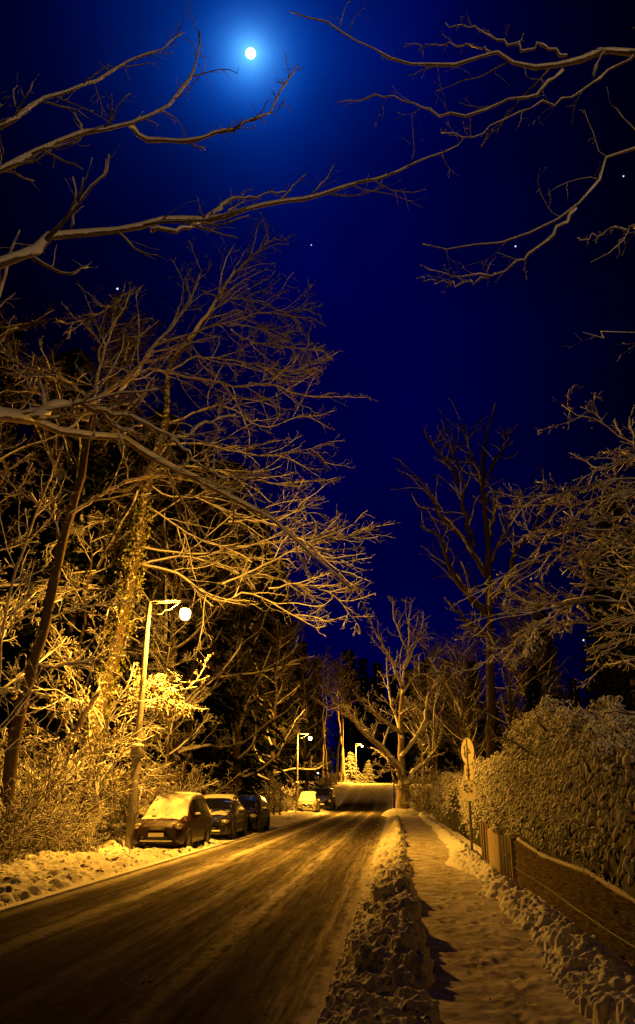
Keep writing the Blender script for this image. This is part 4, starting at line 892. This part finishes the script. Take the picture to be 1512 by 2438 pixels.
# --- tall forked tree behind
T = Tree('tree', 'tall dark bare tree with several upright forked stems behind the hedges', at(1165, 1900, 62))
P, r = limb([(1165, 1905), (1168, 1700), (1165, 1450), (1160, 1300), (1150, 1150), (1155, 1050), (1180, 960)], 62, 62, .42, .07, 26, .05); T.stem(P, r)
for l, r0 in (([(760, 1260), (640, 1130), (560, 1000), (530, 880), (420, 820)], .30), ([(760, 1070), (640, 870), (530, 770), (500, 690), (400, 560), (330, 500)], .26), ([(700, 920), (640, 700), (650, 600), (600, 480), (590, 370)], .2), ([(760, 700), (720, 550), (650, 370), (630, 280)], .2), ([(770, 560), (860, 380), (880, 330)], .16),
              ([(800, 1400), (690, 1320), (570, 1210)], .26), ([(790, 1200), (880, 1060), (900, 960), (1000, 830), (1060, 640)], .26), ([(600, 480), (560, 400), (540, 320)], .1), ([(620, 600), (570, 510), (480, 400), (450, 330)], .14), ([(770, 900), (800, 700), (760, 560)], .2), ([(780, 1000), (860, 850), (940, 700)], .14)):
    P, r = limb(o7(l), 62, 62 + random.uniform(-5, 5), r0, .05, 18, .06); T.main(P, r)
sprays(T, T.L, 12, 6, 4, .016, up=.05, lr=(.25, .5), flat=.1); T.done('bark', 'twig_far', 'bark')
# --- forked roadside tree M
T = Tree('tree', 'stout pale forked tree at the right kerb with a snow mound at its foot', (0.52, 64.5, 0.0))
P, r = limb([(958, 1950), (959, 1935), (960, 1900), (960, 1864), (957, 1834), (955, 1800), (955, 1741), (956, 1690), (957, 1640)], 64.5, 65, .66, .10, 30, .02); r[:] = np.interp(np.linspace(0, 1, 30), [0, .05, .12, .22, .3, .5, 1], [.72, .56, .50, .48, .32, .24, .17]); T.stem(P, r, 16)
for l, r0, Y1 in (([(957, 1655), (960, 1600), (970, 1560), (974, 1500), (979, 1432)], .11, 65), ([(964, 1868), (974, 1858), (983, 1843), (1004, 1821), (1026, 1797), (1044, 1766), (1056, 1730)], .24, 64), ([(957, 1850), (950, 1826), (927, 1803), (905, 1775), (872, 1750), (835, 1707), (810, 1676)], .30, 61), ([(874, 1750), (855, 1722), (835, 1700), (812, 1672)], .10, 62), ([(955, 1745), (909, 1710), (878, 1686), (859, 1667), (840, 1640)], .17, 60),
                  ([(957, 1640), (932, 1573), (894, 1503), (871, 1455)], .13, 62), ([(958, 1650), (990, 1610), (1040, 1600), (1064, 1597)], .12, 65), ([(956, 1800), (985, 1760), (1010, 1720), (1020, 1660), (1050, 1600)], .17, 67), ([(950, 1832), (920, 1832), (900, 1815)], .07, 62), ([(962, 1600), (990, 1530), (1010, 1470)], .09, 65), ([(960, 1760), (940, 1700), (925, 1640), (920, 1560)], .12, 68), ([(955, 1700), (985, 1680), (1030, 1690)], .1, 64), ([(965, 1540), (940, 1480), (935, 1420)], .07, 64)):
    P, r = limb(l, 64.5, Y1, r0 * 1.1, .035, 18, .04); T.main(P, r)
sprays(T, T.L, 10, 6, 3, .016, up=.03, flat=.4); T.done('pale_bark', 'twig', 'limb')

# --- generic bare trees of the dark wood (three kinds, copied)
def wood_tree(h, r0, k, spread, seed, rmin, cm, tm='bark', lean=0.0, first=0.3):
    global rng
    keep = rng; rng = np.random.default_rng(seed)
    T = Tree('tree', 'x', (0, 0, 0))
    z = np.linspace(0, h, 24); w = np.cumsum(rng.normal(size=(24, 2)) * 0.10, 0); tr = np.stack([w[:, 0] + lean * z, w[:, 1], z - 0.3], 1); rr = r0 * (1 - z / h * 0.88); T.stem(tr, rr, 10)
    A, a = grow(tr[None], rr[None], k, t=(first, .99), ang=(35, 75), lr=(.22, .42), n=10, wig=.14, up=.06 if spread < 1 else .02, flat=.3, rr=.55, rmin=.03); tubes(T.limbs, A, a, 6)
    B, b = grow(A, a, 9, n=7, rmin=rmin * 1.3, lr=(.25, .5), wig=.18, flat=.45, up=.02); tubes(T.crown, B, b, 4)
    C, c = grow(B, b, 6, n=5, rmin=rmin, lr=(.3, .6), wig=.2, flat=.5); tubes(T.crown, C, c, 3)
    D, d = grow(C, c, 2, n=4, rmin=rmin, lr=(.4, .7), wig=.2, flat=.5); tubes(T.crown, D, d, 3)
    rng = keep
    return T.done(tm, cm, 'limb')
def conifer(h, w, seed, m, levels=34, first=0.05, dens=1.0):
    r_ = np.random.default_rng(seed); root = empty('conifer')
    tubes(MB(), [(0, 0, -.3), (0, 0, h * .5), (0, 0, h)], [h * .014, h * .009, .02], 8).build('trunk', M['bark'], root)
    P = []; 
    for i in range(int(levels * dens)):
        f = first + (1 - first) * (i + r_.uniform(-.9, .9)) / (levels * dens); f = min(max(f, .03), .99); z = h * f; L = w * (1 - f) ** 0.85 + .15
        for q in range(9):
            a = r_.uniform(0, 2 * np.pi); l = L * r_.uniform(.5, 1.2); z = h * min(.99, max(.02, f + r_.normal() * .02)); u = np.linspace(0, 1, 6)
            P.append(np.stack([np.cos(a) * l * u, np.sin(a) * l * u, z + .12 * l * u - .38 * l * u ** 2 + r_.normal() * .05 * h / 10], 1))
    P = np.array(P); mb = MB(); tubes(mb, P, np.full((len(P), 6), .03) * np.linspace(1.2, .4, 6), 4)
    n = 10; S = []; 
    for k in range(n):
        x = r_.uniform(.15, 1, len(P)) * 5; i = np.minimum(x.astype(int), 4); b = np.arange(len(P)); s = P[b, i] + (P[b, i + 1] - P[b, i]) * (x - i)[:, None]
        d = nrm(P[b, 5] - P[b, 0]); sd = np.cross(d, [0, 0, 1]) * r_.choice([-1, 1], len(P))[:, None]
        l = (.22 * w * r_.uniform(.5, 1.2, len(P)) * (1.15 - x / 6))[:, None]; e = s + (d * .7 + sd * r_.uniform(.3, 1, (len(P), 1)) + np.array([0, 0, -.25])) * l
        S.append(np.stack([s, (s + e) / 2 + np.array([0, 0, .03]), e], 1))
    S = np.concatenate(S); tubes(mb, S, np.full((len(S), 3), .05 * w / 2.5) * np.array([.8, 1, .3]), 4)
    mb.build('crown', M[m], root); return root
def place(proto, loc, rz, s, label, group, cat='tree', first=[None]):
    if proto.get('placed'): o = copy_tree(proto)
    else: o = proto
    proto['placed'] = 1
    o.location = loc; o.rotation_euler = (0, 0, rz); o.scale = (s, s, s)
    if 'placed' in o and o is not proto: del o['placed']
    tag(o, label, cat, group); return o
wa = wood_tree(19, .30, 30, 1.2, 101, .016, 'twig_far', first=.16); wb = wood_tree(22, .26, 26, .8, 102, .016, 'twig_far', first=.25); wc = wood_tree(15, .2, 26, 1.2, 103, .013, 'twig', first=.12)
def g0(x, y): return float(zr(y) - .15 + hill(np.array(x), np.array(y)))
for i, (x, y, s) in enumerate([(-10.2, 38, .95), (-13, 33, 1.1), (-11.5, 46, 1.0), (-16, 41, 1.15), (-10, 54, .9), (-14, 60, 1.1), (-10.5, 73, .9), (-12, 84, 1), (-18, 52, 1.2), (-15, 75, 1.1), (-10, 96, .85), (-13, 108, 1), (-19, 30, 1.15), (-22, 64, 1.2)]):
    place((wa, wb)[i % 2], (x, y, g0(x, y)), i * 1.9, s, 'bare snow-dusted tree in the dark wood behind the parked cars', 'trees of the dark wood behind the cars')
for i, (x, y, s) in enumerate([(5.6, 66, .62), (8.2, 61, .66), (6.2, 74, .7), (10.5, 66, .75), (3.6, 78, .75), (7, 86, .85), (4.5, 100, .8), (12, 72, .9), (16, 58, .85), (9, 112, .85), (3.8, 125, .75), (15, 90, .9)]):
    place((wb, wa)[i % 2], (x, y, g0(x, y)), i * 2.3 + 1, s, 'bare dim tree beyond the hedges on the right of the street', 'dim trees beyond the right-hand hedges')
for i, (x, y, s) in enumerate([(-14, 19, .8), (-13.5, 25.5, .85), (-16, 22, 1.0), (-11.6, 30.5, .8), (-9.6, 34.5, .62)]):
    place(wc, (x, y, g0(x, y)), i * 2.1, s, 'bushy bare tree among the lit trees of the left bank', 'bushy bare trees of the left bank')
# lit trunks near the third lamp
wd = wood_tree(17, .16, 14, .6, 104, .02, 'twig_far', 'pale_bark', first=.6)
for i, (px, y) in enumerate([(800, 112), (813, 118), (822, 124), (780, 116), (768, 120)]):
    q = at(px, 1860, y); place(wd, (q[0], y, float(zr(y)) - .1), i * 1.3, 1, 'thin straight lit trunk between the second and third street lamps', 'straight trunks before the far lamp')
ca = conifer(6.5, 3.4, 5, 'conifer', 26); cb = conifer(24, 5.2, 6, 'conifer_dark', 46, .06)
cc_ = at(850, 1850, 125)
place(ca, (cc_[0] - .9, 125, float(zr(125)) - .2), 0, .72, 'bright snowy conifer lit by the farthest street lamp', None, 'conifer')
place(ca, (cc_[0] + 1.6, 129, float(zr(129)) - .2), 2, .55, 'dimmer snowy conifer to the right of the bright one at the crest', None, 'conifer')
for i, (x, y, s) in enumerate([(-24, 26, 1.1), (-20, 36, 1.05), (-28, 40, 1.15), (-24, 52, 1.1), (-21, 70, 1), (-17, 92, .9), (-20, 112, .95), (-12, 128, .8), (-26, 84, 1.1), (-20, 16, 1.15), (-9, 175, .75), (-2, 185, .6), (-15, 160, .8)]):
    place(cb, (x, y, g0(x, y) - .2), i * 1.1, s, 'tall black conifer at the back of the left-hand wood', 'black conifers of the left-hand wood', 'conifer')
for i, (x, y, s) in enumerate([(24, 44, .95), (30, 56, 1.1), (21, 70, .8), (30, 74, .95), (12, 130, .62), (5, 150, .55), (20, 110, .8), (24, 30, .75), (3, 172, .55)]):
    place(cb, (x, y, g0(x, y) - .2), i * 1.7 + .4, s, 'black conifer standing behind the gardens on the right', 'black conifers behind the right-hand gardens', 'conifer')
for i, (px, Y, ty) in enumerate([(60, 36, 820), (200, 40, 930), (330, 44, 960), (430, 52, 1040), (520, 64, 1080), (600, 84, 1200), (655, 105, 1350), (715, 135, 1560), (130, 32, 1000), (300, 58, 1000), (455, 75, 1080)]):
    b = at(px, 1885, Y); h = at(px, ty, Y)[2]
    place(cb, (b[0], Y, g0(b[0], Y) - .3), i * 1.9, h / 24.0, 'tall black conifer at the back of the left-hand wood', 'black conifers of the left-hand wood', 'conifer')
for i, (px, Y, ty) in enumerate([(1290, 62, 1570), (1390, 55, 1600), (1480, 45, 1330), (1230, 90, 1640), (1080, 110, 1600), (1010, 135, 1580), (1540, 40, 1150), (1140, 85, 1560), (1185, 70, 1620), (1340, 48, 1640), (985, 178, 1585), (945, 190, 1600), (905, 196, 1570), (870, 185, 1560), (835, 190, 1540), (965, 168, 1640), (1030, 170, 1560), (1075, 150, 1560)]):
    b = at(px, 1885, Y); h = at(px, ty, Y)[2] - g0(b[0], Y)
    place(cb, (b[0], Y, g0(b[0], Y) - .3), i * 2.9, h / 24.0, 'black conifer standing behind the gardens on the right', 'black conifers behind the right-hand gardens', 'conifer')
# young spruce by the cars: sparse and snowy
T = Tree('tree', 'young sparse snowy tree on the verge between the black cars and the second lamp', at(640, 1945, 57), 'tree')
b0 = at(640, 1940, 57)
for dx, h in ((0, 2.7), (.75, 1.9), (.35, 2.2)):
    st = spline([b0 + [dx, 0, 0], b0 + [dx, 0, h * .5], b0 + [dx + .04, 0, h]], 14); rr = np.linspace(.06, .025, 14); T.stem(st, rr, 7)
    A, a = grow(st[None], rr[None], 24, t=(.08, .97), ang=(55, 85), lr=(.3, .5), n=5, wig=.12, up=.10, flat=.3, rmin=.026); tubes(T.crown, A, a, 5); B, b = grow(A, a, 5, n=4, rmin=.02, lr=(.3, .6)); tubes(T.crown, B, b, 4)
T.done()
# --- thicket on the left bank and other shrubs
def shrub_proto(h, n, seed, rmin, m='brush', spread=.6):
    global rng
    keep = rng; rng = np.random.default_rng(seed); T = Tree('shrub', 'x', (0, 0, 0), 'shrub')
    S = np.zeros((n, 8, 3)); S[:, 0, :2] = rng.normal(size=(n, 2)) * .35; D = nrm(np.concatenate([rng.normal(size=(n, 2)) * spread, np.ones((n, 1))], 1)); L = h * rng.uniform(.6, 1.1, n)
    for k in range(1, 8):
        D = nrm(D + rng.normal(size=D.shape) * .14 + np.array([0, 0, -.04])); S[:, k] = S[:, k - 1] + D * (L / 7)[:, None]
    r = np.linspace(1, .5, 8)[None] * rng.uniform(.014, .03, (n, 1)); tubes(T.limbs, S, r, 5)
    A, a = grow(S, r, 9, n=6, rmin=rmin * 1.2, lr=(.25, .5), wig=.2, flat=.3, up=.02); tubes(T.crown, A, a, 4)
    B, b = grow(A, a, 6, n=4, rmin=rmin, lr=(.3, .6), wig=.25, flat=.3); tubes(T.crown, B, b, 3)
    rng = keep; return T.done('bark', m, m)
sa = shrub_proto(3.2, 26, 201, .009); sb = shrub_proto(2.2, 34, 202, .009, spread=.9); sd_ = shrub_proto(1.4, 40, 203, .008, spread=1.2)
for i, (x, y, s, k) in enumerate([(-10.2, 21.5, 1.1, 0), (-9.4, 23.6, 1, 0), (-11.5, 24, 1.2, 0), (-9.0, 25.9, .8, 1), (-9.6, 19.5, 1, 1), (-8.9, 21.6, .8, 1), (-11, 18.3, 1.1, 1), (-10.4, 27.5, 1, 0), (-9.9, 16.6, .9, 2), (-8.9, 18.3, .8, 2), (-12.4, 21, 1.2, 0), (-8.6, 23.2, .7, 2), (-12.5, 27, 1.2, 0), (-9.3, 28.4, .9, 1), (-9.2, 32, 1, 0), (-9.4, 36.5, 1.1, 0), (-9.0, 40.5, 1, 1), (-8.6, 15.4, .7, 2)]):
    place((sa, sb, sd_)[k], (x, y, float(zr(y)) + .05), i * 1.37, s, 'tangled snowy undergrowth shrub on the left bank', 'undergrowth shrubs on the left bank', 'shrub')
for i, (x, y, s) in enumerate([(-8.6, 62, 1), (-9.2, 70, 1.1), (-8.8, 100, .9), (-8.6, 108, 1), (-8.4, 128, 1), (-8, 136, .9)]):
    place(sb, (x, y, float(zr(y))), i * 2.2, s, 'low snowy shrub along the verge beyond the black cars', 'shrubs along the far left verge', 'shrub')
for i, (x, y, s) in enumerate([(2.9, 60, 1.2), (3.2, 68, 1.3), (4.2, 40, 1.2), (5.2, 30, 1.2), (2.6, 80, 1.2)]):
    place(sa, (x, y, g0(x, y)), i * 2.9, s, 'dim shrub behind the hedge line on the right', 'dim shrubs behind the right hedge line', 'shrub')

# ================================================================ SKY THINGS
mn = MB(); ico(mn, (0, 0, 0), 1, 4); mo_ = mn.build('moon', M['moon']); mo_.location = Vector(moon_dir) * 2400 + Vector((0, 0, CAMH)); mo_.scale = (13.0,) * 3
tag(mo_, 'bright blue-white moon high over the street', 'moon')
for (x, y), s, lb in zip([(280, 686), (741, 582), (1227, 585), (1484, 418), (1389, 1522)], [2.7, 1.3, 2.0, 1.7, 2.4], ['star showing through the upper twigs on the left', 'faintest star, alone in the middle of the open sky', 'star between the right-hand overhanging branches', 'star near the right edge above the overhanging branches', 'low star between the branches of the garden tree']):
    d = ray(x, y); d = d / np.linalg.norm(d); q = MB(); ico(q, (0, 0, 0), 1, 2); o = q.build('star', M['star']); o.location = Vector(d) * 2300; o.scale = (s,) * 3
    tag(o, lb, 'star', 'stars')
fl_ = empty('garden_lantern', tuple(at(757, 1868, 108))); tag(fl_, 'tiny white lantern shining far off left of the road, beyond the dark van', 'lantern')
q = MB(); tubes(q, [(0, 0, -1.5), (0, 0, 1.2)], [.04, .03], 8); q.build('lantern_post', M['dark_steel'], fl_)
q = MB(); ico(q, (0, 0, 1.32), .13, 2, (1, 1, 1.5)); q.build('lantern_glass', M['far_light'], fl_)
